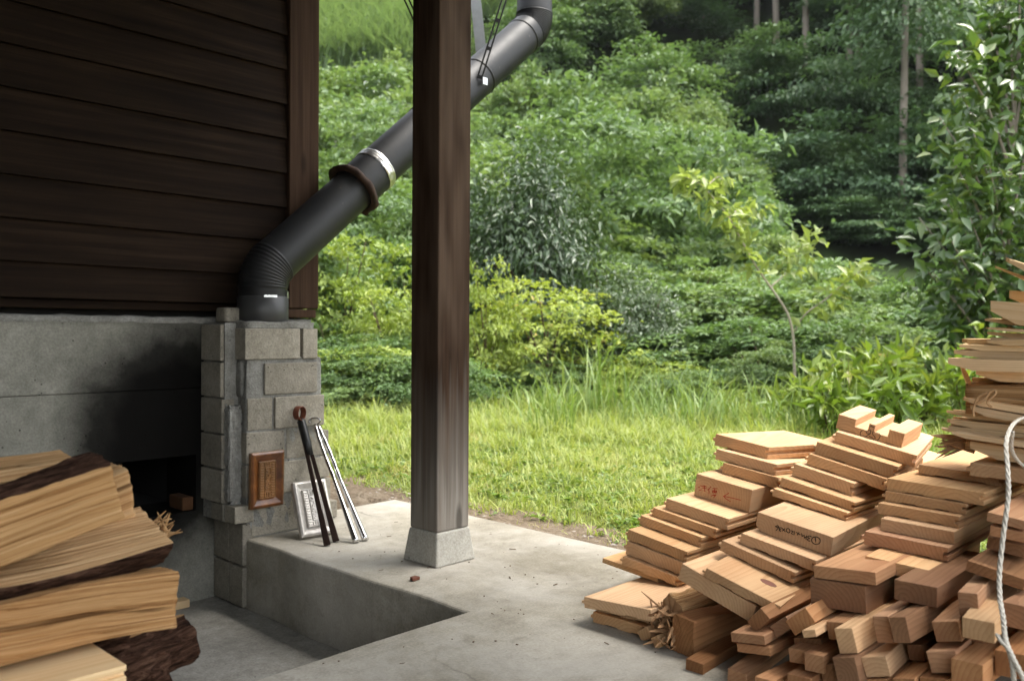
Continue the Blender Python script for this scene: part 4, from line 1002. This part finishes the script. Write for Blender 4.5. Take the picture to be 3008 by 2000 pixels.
def crown_arrays(seed, clumps, per, R=(.5, .5, .48), cz=.52, rc=.10, flat=.5, lf=.035, asp=.5, droop=.25, upn=1., shell=.5, lay=False, low=-.75):
    g = np.random.default_rng(seed)
    d = nrm(g.normal(size=(clumps*3, 3))); d = d[d[:, 2] > low][:clumps]; rad = shell + (1-shell)*g.random(len(d))**.6
    lump = 1 + .22*np.sin(d[:, 0]*4+seed)*np.sin(d[:, 1]*5+seed*2)
    C = d*np.array(R)*(rad*lump)[:, None]; C[:, 2] += cz
    k = len(C); off = g.normal(size=(k, per, 3))*rc; off[:, :, 2] *= flat
    if lay:   # spread flat sprays outwards, tips drooping
        out = nrm(np.stack([d[:, 0], d[:, 1], np.zeros(k)], 1)); s = np.abs(g.normal(size=(k, per)))*rc*1.5
        off += out[:, None, :]*s[:, :, None]; off[:, :, 2] -= s*.25
    P = (C[:, None, :] + off).reshape(-1, 3)
    outw = nrm(P - np.array([0, 0, cz*.8]))
    n = len(P)
    A = g.normal(size=(n, 3)); A[:, 2] *= .4; A = nrm(A) + outw*.7; A[:, 2] -= droop
    Nn = np.zeros((n, 3)); Nn[:, 2] = upn; Nn += outw*.55 + g.normal(size=(n, 3))*.45
    L = lf*g.uniform(.6, 1.3, n); W = L*asp*g.uniform(.8, 1.2, n)
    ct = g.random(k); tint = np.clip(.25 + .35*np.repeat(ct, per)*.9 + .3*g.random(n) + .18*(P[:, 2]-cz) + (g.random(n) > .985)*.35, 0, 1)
    V, Fc = leaves(P, A, Nn, L, W); return V, Fc, np.repeat(tint, 2), C
def stem_mesh(name, C, seed, r0=.022, n=9, mat='stem_brown', base=(0, 0, -.04)):
    r = random.Random(seed); parts = []; idx = list(range(len(C))); r.shuffle(idx)
    for i in idx[:n]:
        c = Vector(C[i]); b = Vector(base) + Vector((r.uniform(-.05, .05), r.uniform(-.05, .05), 0)); m1 = b.lerp(c, .45) + Vector((-c.x*.22, -c.y*.22, .05))
        parts.append(tubev(bez([b, m1, c], 4), [r0*(1-.85*k/8) for k in range(9)], 5))
    V, Fc = join(*parts); me = bpy.data.meshes.new(name); me.from_pydata([tuple(v) for v in V], [], Fc); me.materials.append(M[mat])
    me.polygons.foreach_set('use_smooth', [True]*len(me.polygons)); return me
KIND = {}
def variety(key, mat, nvar, **k):
    KIND[key] = []
    for i in range(nvar):
        sd_ = (sum(map(ord, key))*7 + i*131) % 9973
        V, Fc, t, C = crown_arrays(sd_, **k)
        KIND[key].append((np_mesh(key+'_crown', V, Fc, mat, t), stem_mesh(key+'_stem', C, sd_)))
variety('yellow', 'leaf_yellow', 4, clumps=58, per=52, rc=.075, flat=.20, lf=.055, asp=.5, lay=True, droop=.15, shell=.3)
variety('mid', 'leaf_mid', 3, clumps=130, per=70, rc=.058, flat=.32, lf=.044, asp=.5, lay=True, shell=.6)
variety('oak', 'leaf_oak', 2, clumps=150, per=70, rc=.075, flat=.8, lf=.050, asp=.36, droop=.6, upn=.6)
variety('hill', 'leaf_hill', 4, clumps=120, per=85, rc=.050, flat=.6, lf=.044, asp=.55, shell=.72, low=-.3)
variety('feather', 'leaf_hill', 3, clumps=75, per=125, rc=.062, flat=.16, lf=.044, asp=.45, lay=True, droop=.1, shell=.5)
variety('dark', 'leaf_dark', 4, clumps=48, per=150, rc=.085, flat=.13, lf=.045, asp=.5, lay=True, shell=.3, low=-.6)
variety('thick', 'leaf_mid', 4, clumps=75, per=105, rc=.070, flat=.22, lf=.058, asp=.42, lay=True, shell=.45)
LAB = {'yellow': ('yellow green leafy shrub', 'shrub'), 'mid': ('mid green layered shrub', 'shrub'), 'oak': ('grey green glossy leaved evergreen shrub', 'shrub'), 'hill': ('fresh green rounded tree', 'tree'),
       'feather': ('feathery light green tree', 'tree'), 'dark': ('dark green shade tree', 'tree'), 'thick': ('layered shrub', 'shrub')}
NSH = [0]
def shrub(key, base, h, wd, label, group, stems=True, rot=None, tilt=0):
    r = random.Random(NSH[0]*17+3); NSH[0] += 1
    cm, sm = KIND[key][r.randrange(len(KIND[key]))]
    rz = r.uniform(0, 2*PI) if rot is None else rot
    sc = (wd*r.uniform(.92, 1.08), wd*r.uniform(.92, 1.08), h)
    if stems:
        e = thing('shrub', label, 'shrub', tuple(base), group); e.rotation_euler = (0, 0, rz); e.scale = sc
        for nm, me in (('foliage', cm), ('stem', sm)):
            o = bpy.data.objects.new(nm, me); COL.objects.link(o); o.parent = e
    else:
        o = bpy.data.objects.new('tree' if LAB[key][1] == 'tree' else 'shrub', cm); o.location = tuple(base); o.rotation_euler = (0, 0, rz); o.scale = sc; COL.objects.link(o)
        setp(o, label, LAB[key][1], group)
def gpt(x, D):
    """ground point under picture column x at camera depth D"""
    p = ond(x, 980, D); return Vector((p[0], p[1], terrain(p[0], p[1])))
def shr(key, x, D, ytop, wpx, label, group=None):
    b = gpt(x, D); zt = ond(x, ytop, D)[2]; shrub(key, b, zt-b.z, wpx/F*D, label, group)
NG = 'shrubs along the lawn edge'
shr('yellow', 1000, 8.3, 640, 330, 'tall yellow green shrub between the house corner and the post', NG)
shr('yellow', 1150, 7.7, 800, 250, 'lower yellow green shrub with reddish tips beside the post', NG)
shr('mid', 1130, 7.4, 985, 320, 'low dark leafed shrub at the lawn edge left of the post', NG)
shr('mid', 960, 7.8, 960, 260, 'low shrub at the lawn edge behind the block pillar', NG)
shr('oak', 1540, 9.6, 470, 400, 'large grey green evergreen shrub just right of the post', NG)
shr('yellow', 1600, 7.9, 815, 380, 'yellow green shrub with bare forked stems before the evergreen', NG)
shr('yellow', 1430, 7.6, 740, 200, 'slim yellow green shrub hugging the right side of the post', NG)
shr('oak', 1850, 8.2, 830, 290, 'grey green drooping evergreen shrub in the middle of the lawn edge', NG)
shr('yellow', 1890, 7.3, 1085, 260, 'knee high yellow green shrub behind the tall grass', NG)
shr('mid', 1700, 8.9, 880, 330, 'mid green shrub between the two evergreens', NG)
for i, (k, x, D, y, wd) in enumerate([('thick', 1790, 10.5, 760, 420), ('feather', 2010, 10, 740, 480), ('thick', 2160, 9.2, 830, 420), ('feather', 2330, 10.4, 760, 480), ('thick', 2480, 9.0, 830, 420), ('thick', 2620, 8.4, 880, 360), ('feather', 2590, 11, 800, 420),
        ('thick', 2750, 8.8, 800, 380), ('thick', 2900, 8.4, 820, 380), ('thick', 3060, 9, 760, 420), ('thick', 1990, 8.2, 960, 380), ('thick', 2230, 8.0, 930, 360), ('thick', 2440, 7.6, 930, 300), ('thick', 1420, 9.5, 850, 300), ('thick', 1270, 9.8, 700, 400), ('feather', 1130, 11, 560, 420), ('thick', 960, 10, 600, 340), ('thick', 840, 8.6, 620, 380), ('thick', 1700, 12.5, 640, 400)]):
    shr(k, x, D, y, wd, {'thick': 'mid green layered shrub in the dense thicket beyond the lawn', 'feather': 'feathery light green shrub in the thicket beyond the lawn'}[k], 'thicket beyond the lawn')
r = random.Random(77)
for i in range(26):
    x = r.uniform(930, 2900); D = r.uniform(6.9, 7.7); k = r.choice(['yellow', 'mid', 'yellow', 'feather'])
    if 1690 < x < 1840: continue
    b = gpt(x, D); shrub(k, b, r.uniform(.28, .62), r.uniform(.5, 1.0), {'yellow': 'knee high yellow green herb clump at the foot of the thicket', 'mid': 'knee high dark green herb clump at the foot of the thicket', 'feather': 'knee high feathery herb clump at the foot of the thicket'}[k], 'herb clumps at the foot of the thicket')
# hillside
def hit(x, y):
    d = ray(x, y); t = 8.
    while t < 90:
        p = CAM + d*t
        if p[2] < terrain(p[0], p[1]): return t
        t += .15
    return None
r = random.Random(21); placed = []
def forest_side(x, y):   # picture position lies in the cedar stand
    return x > 1860 + max(0, (y-60))*0.95 if y < 760 else False
cnt = 0
for it in range(6000):
    if cnt >= 235: break
    D = 11.5 + 34*r.random()**.8; l = r.uniform(-.62, .66)
    x = PX + l*F; b = gpt(x, D); q = b - Vector(CAM); ypx = PY - F*(q.dot(Vector(UP)))/q.dot(Vector(FW))
    if x < 860 or ypx < -420: continue
    if x < 1330 and ypx < 175: continue            # open grassy slope
    if x < 1500 and ypx < 40: continue
    if forest_side(x, ypx+70): continue
    sz = r.uniform(1.5, 3.1)*(1.0 if D < 18 else 1.2); gap = .62*sz; hh = sz*r.uniform(1.0, 1.7)
    if x-sz*.5/D*F < 1420 and ypx-hh/D*F < 165: continue
    if forest_side(x+sz*.4/D*F, ypx+30-hh/D*F) and x > 1900: continue
    if any((b.x-c[0])**2 + (b.y-c[1])**2 < (gap*.5+c[2]*.5)**2*1.0 for c in placed): continue
    placed.append((b.x, b.y, gap*1.35)); cnt += 1
    k = r.choices(['hill', 'feather', 'mid', 'oak'], [6, 3, 2, .7])[0]
    shrub(k, b - Vector((0, 0, .25)), hh, sz*1.2, {'hill': 'fresh green rounded bush on the hillside', 'feather': 'feathery light green bush on the hillside', 'mid': 'mid green bush on the hillside', 'oak': 'grey green bush on the hillside'}[k], 'bushes covering the hillside', stems=False)
# cedar stand
def cedar_meshes():
    out = []
    for s in range(3):
        g = np.random.default_rng(s+40); clumps = 150; per = 70
        h = g.random(clumps)**.9; z = .30 + .68*h; rad = (.16*(1-h)**.7+.02)*g.uniform(.55, 1.15, clumps); an = g.random(clumps)*2*PI
        C = np.stack([np.cos(an)*rad, np.sin(an)*rad, z], 1)
        out_d = np.stack([np.cos(an), np.sin(an), np.zeros(clumps)], 1)
        s_ = g.random((clumps, per)); off = g.normal(size=(clumps, per, 3))*np.array([.016, .016, .010])
        P = (C[:, None, :] + off - out_d[:, None, :]*(s_*rad[:, None]*.8)[:, :, None] + np.array([0, 0, 1])*(s_*.02)[:, :, None]).reshape(-1, 3); n = len(P)
        A = np.repeat(out_d, per, 0) + g.normal(size=(n, 3))*.5; A[:, 2] -= .5
        Nn = np.tile([0, 0, 1.], (n, 1)) + g.normal(size=(n, 3))*.5
        V, Fc = leaves(P, A, Nn, .013*g.uniform(.6, 1.4, n), .006*g.uniform(.6, 1.4, n))
        t = np.repeat(np.clip(.2+.5*np.repeat(g.random(clumps), per)+.3*g.random(n), 0, 1), 2)
        cm = np_mesh('cedar_crown', V, Fc, 'leaf_dark', t)
        V, Fc = tubev([(0, 0, -.03), (0, 0, .02), (.001, .001, .3), (0, .002, .7), (0, 0, .98)], [.0095, .0076, .0066, .0042, .001], 10)
        tm = bpy.data.meshes.new('cedar_trunk'); tm.from_pydata([tuple(v) for v in V], [], Fc); tm.materials.append(M['trunk_grey']); tm.polygons.foreach_set('use_smooth', [True]*len(Fc))
        out.append((cm, tm))
    return out
CED = cedar_meshes()
def cedar(b, h, i, label, group='cedars in the dark stand'):
    e = thing('cedar_tree', label, 'tree', tuple(b), group); e.scale = (h*.95, h*.95, h); e.rotation_euler = (random.Random(i).uniform(-.02, .02), random.Random(i+1).uniform(-.02, .02), i*1.7)
    for nm, me in zip(('crown', 'trunk'), CED[i % 3]):
        o = bpy.data.objects.new(nm, me); COL.objects.link(o); o.parent = e
front = [(2645, 738, 14.5), (2273, 130, 17), (2360, 205, 16), (2488, 205, 16), (2515, 195, 16), (2064, 52, 17), (2695, 430, 16), (2840, 160, 17), (2945, 560, 15), (2815, 330, 16), (2215, 90, 15), (2590, 110, 17)]
TRK = []
for i, (x, y, h) in enumerate(front):
    D = hit(x, y) or 30; b = gpt(x, D); TRK.append((x, y, D))
    cedar(b, h, i, 'straight bare trunked cedar at the lit edge of the dark stand')
r = random.Random(4); k = 0
for it in range(800):
    if k >= 75: break
    x = r.uniform(1880, 4300); D = r.uniform(22, 50) if r.random() < .4 else r.uniform(37, 50); b = gpt(x, D); q = b-Vector(CAM); ypx = PY - F*q.dot(Vector(UP))/q.dot(Vector(FW))
    if not forest_side(x, ypx+20) or (x < 3060 and D < 37): continue
    k += 1; cedar(b, r.uniform(13, 18), 20+k, 'tall dark cedar deep in the stand')
r = random.Random(14); k = 0; spots = []
for it in range(2500):      # understorey below the cedars
    if k >= 95: break
    x = r.uniform(1900, 3200); D = r.uniform(19, 42); b = gpt(x, D); q = b-Vector(CAM); ypx = PY - F*q.dot(Vector(UP))/q.dot(Vector(FW))
    if not forest_side(x, ypx+40): continue
    if any((b.x-c.x)**2+(b.y-c.y)**2 < 3.6 for c in spots): continue
    if any(D < t[2]+.5 and abs(x-t[0]) < 1.3/D*F and ypx-2.6/D*F < t[1]-70 for t in TRK): continue     # keep the lit trunks in sight
    spots.append(b); k += 1
    shrub('dark', b-Vector((0, 0, .2)), r.uniform(2.0, 3.6) if D > 28 else r.uniform(2.2, 4.2), r.uniform(2.8, 4.0), 'dark layered tree under the cedars', 'trees under the cedars', stems=False)

for x, y, h, wd in ((2400, 668, 1.9, 2.6), (2460, 705, 1.6, 2.4), (2520, 735, 1.5, 2.4), (2585, 742, 1.3, 2.2), (2480, 620, 2.2, 2.8), (2560, 650, 2.0, 2.8), (2700, 755, 1.7, 2.6), (2620, 690, 1.6, 2.4), (2780, 740, 2.2, 3.0), (2350, 600, 2.4, 3.0)):
    D = hit(x, y) or 22; shrub('dark', gpt(x, D)-Vector((0, 0, .2)), h, wd, 'dark layered tree under the cedars', 'trees under the cedars', stems=False)

# ---- broad leaved tree at the right edge --------------------------------
def leafy(name, label, cat, path, branches, mat, trunkmat, lsz, asp, dens, seed, r0, spread=.13, droop=.5, fold=.2, group=None):
    """trunk path and branches given as world polylines; leaves set along the branches from a start fraction"""
    g = np.random.default_rng(seed); e = thing(name, label, cat, tuple(path[0]), group)
    parts = [tubev(bez(path, 6), list(np.linspace(r0, r0*.25, 6*(len(path)-1)+1)), 8)]; P, A = [], []
    for bp, st, cnt_ in branches:
        q = bez(bp, 6); parts.append(tubev(q, list(np.linspace(r0*.5, r0*.12, len(q))), 6)); q = np.array(q)
        for _ in range(cnt_):
            t = st+(1-st)*g.random(); i = min(len(q)-2, int(t*(len(q)-1))); c = q[i] + (q[i+1]-q[i])*g.random(); dr = q[i+1]-q[i]
            P.append(c + g.normal(size=3)*spread*np.array([1, 1, .6])); A.append(dr/np.linalg.norm(dr)*.6 + g.normal(size=3)*.6 - np.array([0, 0, droop]))
    V, Fc = join(*parts); mk('trunk', V, Fc, trunkmat, e, smooth=True)
    P, A = np.array(P), np.array(A); n = len(P); Nn = g.normal(size=(n, 3))*.6; Nn[:, 2] += .9; Nn -= np.array(FW)*.35
    L = lsz*g.uniform(.6, 1.25, n); V, Fc = leaves(P, A, Nn, L, L*asp*g.uniform(.85, 1.15, n), fold, .22)
    o = bpy.data.objects.new('foliage', np_mesh('foliage', V, Fc, mat, np.repeat(np.clip(g.normal(.5, .22, n), 0, 1), 2))); link(o, e); return e
D = 6.6; b0 = gpt(2985, D); g = random.Random(8); br = []
trunk = [b0, Vector(ond(2975, 1000, D)), Vector(ond(2960, 700, D)), Vector(ond(2975, 400, D)), Vector(ond(3000, 120, D))]
ends = [(2700, 640), (2760, 560), (2690, 760), (2740, 800), (2800, 470), (2760, 345), (2820, 270), (2810, 160), (2870, 110), (2900, 60), (2960, 30), (3000, -60), (2860, 390), (2900, 300), (2850, 640), (2890, 790), (2790, 700), (2950, 560), (2920, 860), (2830, 850), (3060, 300), (3080, 600), (3040, 800), (2980, 180), (2905, 480), (2960, 700), (3040, 120), (2770, 880)]
for i, (x, y) in enumerate(ends):
    s = min(.95, max(.1, (1000-y-160)/1000)); o_ = bez(trunk, 6); st = o_[int(s*(len(o_)-1))]; en = Vector(ond(x, y, D+g.uniform(-.35, .55)))
    br.append(([st, st.lerp(en, .5)+Vector((0, 0, .10)), en], .22, 105))
leafy('broadleaf_tree', 'near broad leaved tree with drooping glossy leaves behind the kindling', 'tree', trunk, br, 'leaf_broad', 'trunk_grey', .125, .47, 0, 5, .028, spread=.105)
# ---- leaning sapling ------------------------------------------------------
Ds = 6.75; sp = lambda x, y, dd=0: Vector(ond(x, y, Ds+dd))
tr = [sp(2338, 1226), sp(2334, 1100), sp(2331, 1000), sp(2316, 928), sp(2280, 867), sp(2223, 786), sp(2177, 704), sp(2132, 627), sp(2060, 545), sp(2010, 520)]
tr[0].z = terrain(tr[0].x, tr[0].y)-.02
brs = [(tr[4:], .15, 240), ([sp(2333, 975), sp(2366, 923, -.1), sp(2428, 877, -.15), sp(2500, 815, -.2), sp(2540, 790, -.2)], .35, 70), ([sp(2265, 842), sp(2310, 800, .1), sp(2340, 745, .1), sp(2375, 690, .1)], .3, 80), ([sp(2140, 640), sp(2180, 610, .1), sp(2225, 620, .1)], .3, 40), ([sp(2070, 555), sp(2110, 520, .1), sp(2130, 540, .1)], .2, 32)]
leafy('sapling', 'slender leaning sapling with pale trunk and yellow green leaves', 'tree', tr, brs, 'leaf_lime', 'trunk_pale', .112, .43, 0, 6, .013, spread=.062, droop=.55)
# ---- waist high weeds at the right ----------------------------------------
r = random.Random(31)
def weed(x, D, ytop, label):
    b = gpt(x, D); brs = []; n = r.randint(4, 6); top = None
    for k in range(n):
        en = Vector(ond(x+r.uniform(-75, 75), ytop+r.uniform(0, 120), D+r.uniform(-.2, .2))); brs.append(([b+Vector((r.uniform(-.08, .08), r.uniform(-.08, .08), 0)), b.lerp(en, .5)+Vector((r.uniform(-.04, .04), r.uniform(-.04, .04), .03)), en], .25, 34)); top = en
    leafy('weed', label, 'plant', [b, b.lerp(top, .4), top], brs, 'leaf_weed', 'stem_brown', .125, .33, 0, r.randint(1, 999), .008, spread=.05, droop=.15, group='weeds by the kindling')
for x, D, y in ((2400, 6.2, 1040), (2470, 5.6, 1020), (2520, 6.0, 1000), (2590, 5.5, 1010), (2650, 6.1, 1000), (2710, 5.5, 1035), (2760, 6.0, 980), (2830, 5.6, 1000), (2440, 5.2, 1120), (2640, 5.0, 1120), (2560, 6.6, 985), (2870, 6.2, 940), (2330, 6.3, 1130)):
    weed(x, D, y, 'waist high yellow green weed with lance leaves by the kindling')

# ---- grass ----------------------------------------------------------------
def blades(P, H, Wd, lean, ang, tint, seg=3):
    n = len(P); s = np.stack([np.cos(ang), np.sin(ang), np.zeros(n)], 1); dr = np.stack([-np.sin(ang), np.cos(ang), np.zeros(n)], 1)
    rows = []
    for k in range(seg+1):
        f = k/seg; c = P + np.array([0, 0, 1])*(H*f*(1-.35*lean*f*f))[:, None] + dr*(H*lean*f*f)[:, None]
        if k < seg: w_ = (Wd*(1-.55*f))[:, None]*.5; rows += [c - s*w_, c + s*w_]
        else: rows.append(c)
    V = np.stack(rows, 1); m_ = 2*seg+1; i = np.arange(n)*m_; Fc = []
    for k in range(seg-1): a = i+2*k; Fc += [np.stack([a, a+1, a+3], 1), np.stack([a, a+3, a+2], 1)]
    a = i+2*(seg-1); Fc.append(np.stack([a, a+1, a+2], 1)); nt = len(Fc)
    return V.reshape(-1, 3), np.stack(Fc, 1).reshape(-1, 3), np.repeat(tint, nt)
def zt_arr(x, y): return np.array([terrain(a, b) for a, b in zip(x, y)])
def grass():
    g = np.random.default_rng(77); xs, ys = [], []
    n = 190000; D = 2.5 + 6.2*g.random(n)**.85; l = g.uniform(-.25, .68, n)*D
    x = _f0[0]*D + _r0[0]*l; y = _f0[1]*D + _r0[1]*l
    nz = np.array([mnoise.noise(Vector((a*1.6, b*1.6, 0))) + .5*mnoise.noise(Vector((a*6, b*6, 3))) for a, b in zip(x, y)])
    edge_ = (x-2.06)
    keep = (edge_ > .05) & (g.random(n) < np.clip((edge_-.05)/.55 + nz*.5, .04, 1)) & (g.random(n) < np.clip(.75+nz*.6, .25, 1))
    x, y, D, nz = x[keep], y[keep], D[keep], nz[keep]; n = len(x)
    far = np.clip((D-4.5)/3.2, 0, 1)
    H = (.014+.042*g.random(n)**1.8)*(1+.9*nz) + far*.10*g.random(n)**1.5*(1+nz); H = np.clip(H, .010, .2)
    P = np.stack([x, y, zt_arr(x, y)-.004], 1)
    dead = np.array([mnoise.noise(Vector((a*2.1+31, b*2.1, 8))) for a, b in zip(x, y)])
    tint = np.clip(.50+.26*nz+g.normal(0, .17, n) + (g.random(n) > .93)*.35 + np.clip(dead-.22, 0, 1)*1.1, 0, 1)
    V, Fc, t = blades(P, H, .0035+.003*g.random(n)+far*.004, g.uniform(.1, 1.1, n), g.random(n)*2*PI, tint, 2)
    o = bpy.data.objects.new('lawn_grass', np_mesh('lawn_grass', V, Fc, 'grass', t)); link(o); setp(o, 'short bright green lawn grass beyond the slab', 'grass', kind='stuff')
    # loose tufts standing above the lawn
    P, Hs, T_ = [], [], []
    for _ in range(2600):
        D_ = 2.6+4.6*g.random()**.8; l_ = g.uniform(-.22, .66)*D_; a, b = _f0[0]*D_+_r0[0]*l_, _f0[1]*D_+_r0[1]*l_
        if a < 2.22: continue
        hz = g.uniform(.03, .09)*(1+2.0*max(0, (D_-3.8)/2.6)); t0 = g.uniform(.25, .8); z = terrain(a, b)
        for _ in range(14): P.append((a+g.normal()*.022, b+g.normal()*.022, z-.003)); Hs.append(hz*g.uniform(.5, 1.2)); T_.append(np.clip(t0+g.normal()*.1, 0, 1))
    P = np.array(P); n = len(P); V, Fc, t = blades(P, np.array(Hs), .004+.004*g.random(n), g.uniform(.3, 1.3, n), g.random(n)*2*PI, np.array(T_), 3)
    o = bpy.data.objects.new('grass_tufts', np_mesh('grass_tufts', V, Fc, 'grass', t)); link(o); setp(o, 'loose ragged grass tufts standing above the lawn', 'grass', kind='stuff')
    # clover and low herbs among the grass
    n = 52000; D = 2.5 + 5.2*g.random(n)**.9; l = g.uniform(-.25, .68, n)*D; x = _f0[0]*D + _r0[0]*l; y = _f0[1]*D + _r0[1]*l
    nz = np.array([mnoise.noise(Vector((a*2.3+9, b*2.3, 0))) + .5*mnoise.noise(Vector((a*7, b*7, 6))) for a, b in zip(x, y)])
    keep = (x > 2.1) & (g.random(n) < np.clip(nz*1.6+.35, 0.02, 1)) & (g.random(n) < np.clip((x-2.08)/.4, .12, 1)); x, y = x[keep], y[keep]; n = len(x)
    P = np.stack([x, y, zt_arr(x, y)+.004+.03*g.random(n)], 1); A = g.normal(size=(n, 3)); A[:, 2] *= .25; Nn = g.normal(size=(n, 3))*.35; Nn[:, 2] += 1
    V, Fc = leaves(P, A, Nn, .02*g.uniform(.6, 1.5, n), .013*g.uniform(.7, 1.4, n)); t = np.repeat(np.clip(g.normal(.5, .25, n), 0, 1), 2)
    o = bpy.data.objects.new('clover', np_mesh('clover', V, Fc, 'leaf_weed', t)); link(o); setp(o, 'low clover and herbs scattered through the lawn', 'ground cover', kind='stuff')
    # broad low weeds dotted over the lawn
    P, A, Nn, T_ = [], [], [], []
    for _ in range(420):
        D_ = 2.75+4.0*g.random(); l_ = g.uniform(-.2, .62)*D_; a, b = _f0[0]*D_+_r0[0]*l_, _f0[1]*D_+_r0[1]*l_
        if a < 2.2: continue
        z = terrain(a, b); t0 = g.random()*.7+.1
        for k in range(int(g.uniform(5, 10))):
            an = g.random()*2*PI; P.append((a, b, z+.006+.02*g.random())); A.append((math.cos(an), math.sin(an), g.uniform(.1, .7))); Nn.append((0, 0, 1)); T_.append(t0)
    P, A, Nn = np.array(P), np.array(A), np.array(Nn, float); n = len(P); L = .032*g.uniform(.6, 1.6, n)
    V, Fc = leaves(P, A, Nn, L, L*.5); o = bpy.data.objects.new('lawn_weeds', np_mesh('lawn_weeds', V, Fc, 'leaf_weed', np.repeat(T_, 2))); link(o); setp(o, 'small broad leaved weeds dotted over the lawn', 'ground cover', kind='stuff')
    # tall grass along the thicket
    P = []; 
    tu = [(int(g.uniform(1400, 2700)), g.uniform(5.6, 7.1)) for _ in range(26)] + [(1150, 7.0), (1200, 6.9), (1255, 6.7), (1100, 7.2), (1420, 6.6), (1500, 6.9), (1680, 6.6), (1740, 6.5), (1775, 6.7), (1820, 6.4), (1870, 6.6), (1960, 6.5), (2010, 6.7), (2060, 6.5), (2120, 6.6), (2180, 6.4), (2230, 6.5), (2290, 6.2), (2330, 6.0), (2400, 5.9), (2250, 5.7), (2130, 6.1), (1990, 6.1), (2560, 5.4), (2700, 4.2), (2740, 4.0), (2660, 4.5), (2800, 3.8), (1600, 7.0), (1350, 7.0), (1900, 7.0), (2500, 5.0)]
    hs_ = {1740: 2.0, 1775: 1.9, 1820: 1.6, 1680: 1.35, 1870: 1.3}
    Hs, Ls = [], []
    for x_, d_ in tu:
        b = gpt(x_, d_); m_ = int(g.uniform(25, 70)); hv = g.uniform(.55, 1.25); sg = g.uniform(.07, .16)
        for _ in range(m_):
            P.append((b.x+g.normal()*sg, b.y+g.normal()*sg, b.z)); Hs.append(hv*(.16+.34*g.random()**1.5)*hs_.get(x_, 1.) * (.6 if d_ < 5 else 1)); Ls.append(g.uniform(.15, .95))
    P = np.array(P); n = len(P)
    V, Fc, t = blades(P, np.array(Hs), .008+.006*g.random(n), np.array(Ls), g.random(n)*2*PI, np.clip(g.normal(.5, .22, n), 0, 1), 5)
    o = bpy.data.objects.new('tall_grass', np_mesh('tall_grass', V, Fc, 'grass_tall', t)); link(o); setp(o, 'arching tall grass along the foot of the thicket', 'grass', kind='stuff')
    # pampas like grass on the open slope high up the hill
    n0 = 2600; P, Hs, Ls, T_ = [], [], [], []
    for _ in range(n0):
        x_ = g.uniform(820, 1560); y_ = g.uniform(-250, 230); D_ = hit(x_, y_)
        if D_ is None or D_ < 20: continue
        if x_ > 1330 and y_ > 60: continue
        b = gpt(x_, D_); tt = g.random()
        for _ in range(16): P.append((b.x+g.normal()*.28, b.y+g.normal()*.28, b.z)); Hs.append(g.uniform(.7, 1.5)); Ls.append(g.uniform(.3, 1.1)); T_.append(np.clip(.3+.4*tt+.3*g.random(), 0, 1))
    P = np.array(P); n = len(P); V, Fc, t = blades(P, np.array(Hs), .045+.03*g.random(n), np.array(Ls), g.random(n)*2*PI, np.array(T_), 3)
    o = bpy.data.objects.new('hill_grass', np_mesh('hill_grass', V, Fc, 'grass_hill', t)); link(o); setp(o, 'long soft grass covering the open upper slope', 'grass', kind='stuff')
grass()
# ---- litter ---------------------------------------------------------------
def litter():
    g = random.Random(12); parts = []
    for k in range(420):
        y = g.uniform(-.2, 3.2); x = 2.07 + abs(g.gauss(0, .16)); s = g.uniform(.004, .016); z = -.022 - .06*min(1, (x-2.07)/.4)*.5
        V = [(x+s*g.uniform(.5, 1)*a, y+s*g.uniform(.5, 1)*b, z+s*.6*c) for a, b, c in ((-1, -1, -1), (1, -1, -1), (1, 1, -1), (-1, 1, -1), (-.6, -.6, .8), (.6, -.6, .7), (.6, .6, .8), (-.6, .6, .6))]
        parts.append((V, BF))
    V, Fc = join(*parts); o = mk('pebbles', V, Fc, 'pebble'); setp(o, 'scattered pebbles along the slab edge', 'pebbles', kind='stuff')
    parts = []
    for k in range(150):
        if k < 90: x, y = g.uniform(1.38, 2.0), g.uniform(1.3, 2.3)
        elif k < 190: x, y = g.uniform(.75, 1.6), g.uniform(.45, 1.38)
        else: x, y = g.uniform(1.55, 1.75), g.uniform(2.0, 2.45)
        s = g.uniform(.0006, .0018); a = g.uniform(0, PI); l = s*g.choice([1, 1, 1.4, 1.5, 1, 6]); zz = .0015
        c_, s_ = math.cos(a), math.sin(a)
        V = [(x+c_*l*p-s_*s*q, y+s_*l*p+c_*s*q, zz+h_*s*.7) for h_ in (0, 1) for p, q in ((-1, -1), (1, -1), (1, 1), (-1, 1))]
        parts.append((V, BF))
    V, Fc = join(*parts); o = mk('crumbs', V, Fc, 'debris'); setp(o, 'dark crumbs and wood specks scattered on the slab', 'debris', kind='stuff')
    c = Vector(onz(1217, 1697, .006)); V = [(c.x+.012*a, c.y+.009*b, .001+.011*h) for h in (0, .8) for a, b in ((-1, -.8), (1, -1), (.8, 1), (-.7, .8))]
    o = mk('bark_chip', V, BF, 'leather', bevel=.002); setp(o, 'small red brown bark chip on the slab before the post', 'bark chip')
litter()

# ---- haze -----------------------------------------------------------------
n = N('haze_air'); pv = n('VolumePrincipled', {'Color': (.86, .93, .95, 1), 'Density': .0003, 'Anisotropy': .35}); n.t.links.new(pv, n.out.inputs['Volume'])
cx_, cy_ = _f0[0]*40, _f0[1]*40
o = mk('haze', boxv(-75, 135, -75, 135, -1.6, 66), BF, 'haze_air'); setp(o, 'thin humid summer haze over the valley', 'haze', kind='stuff')
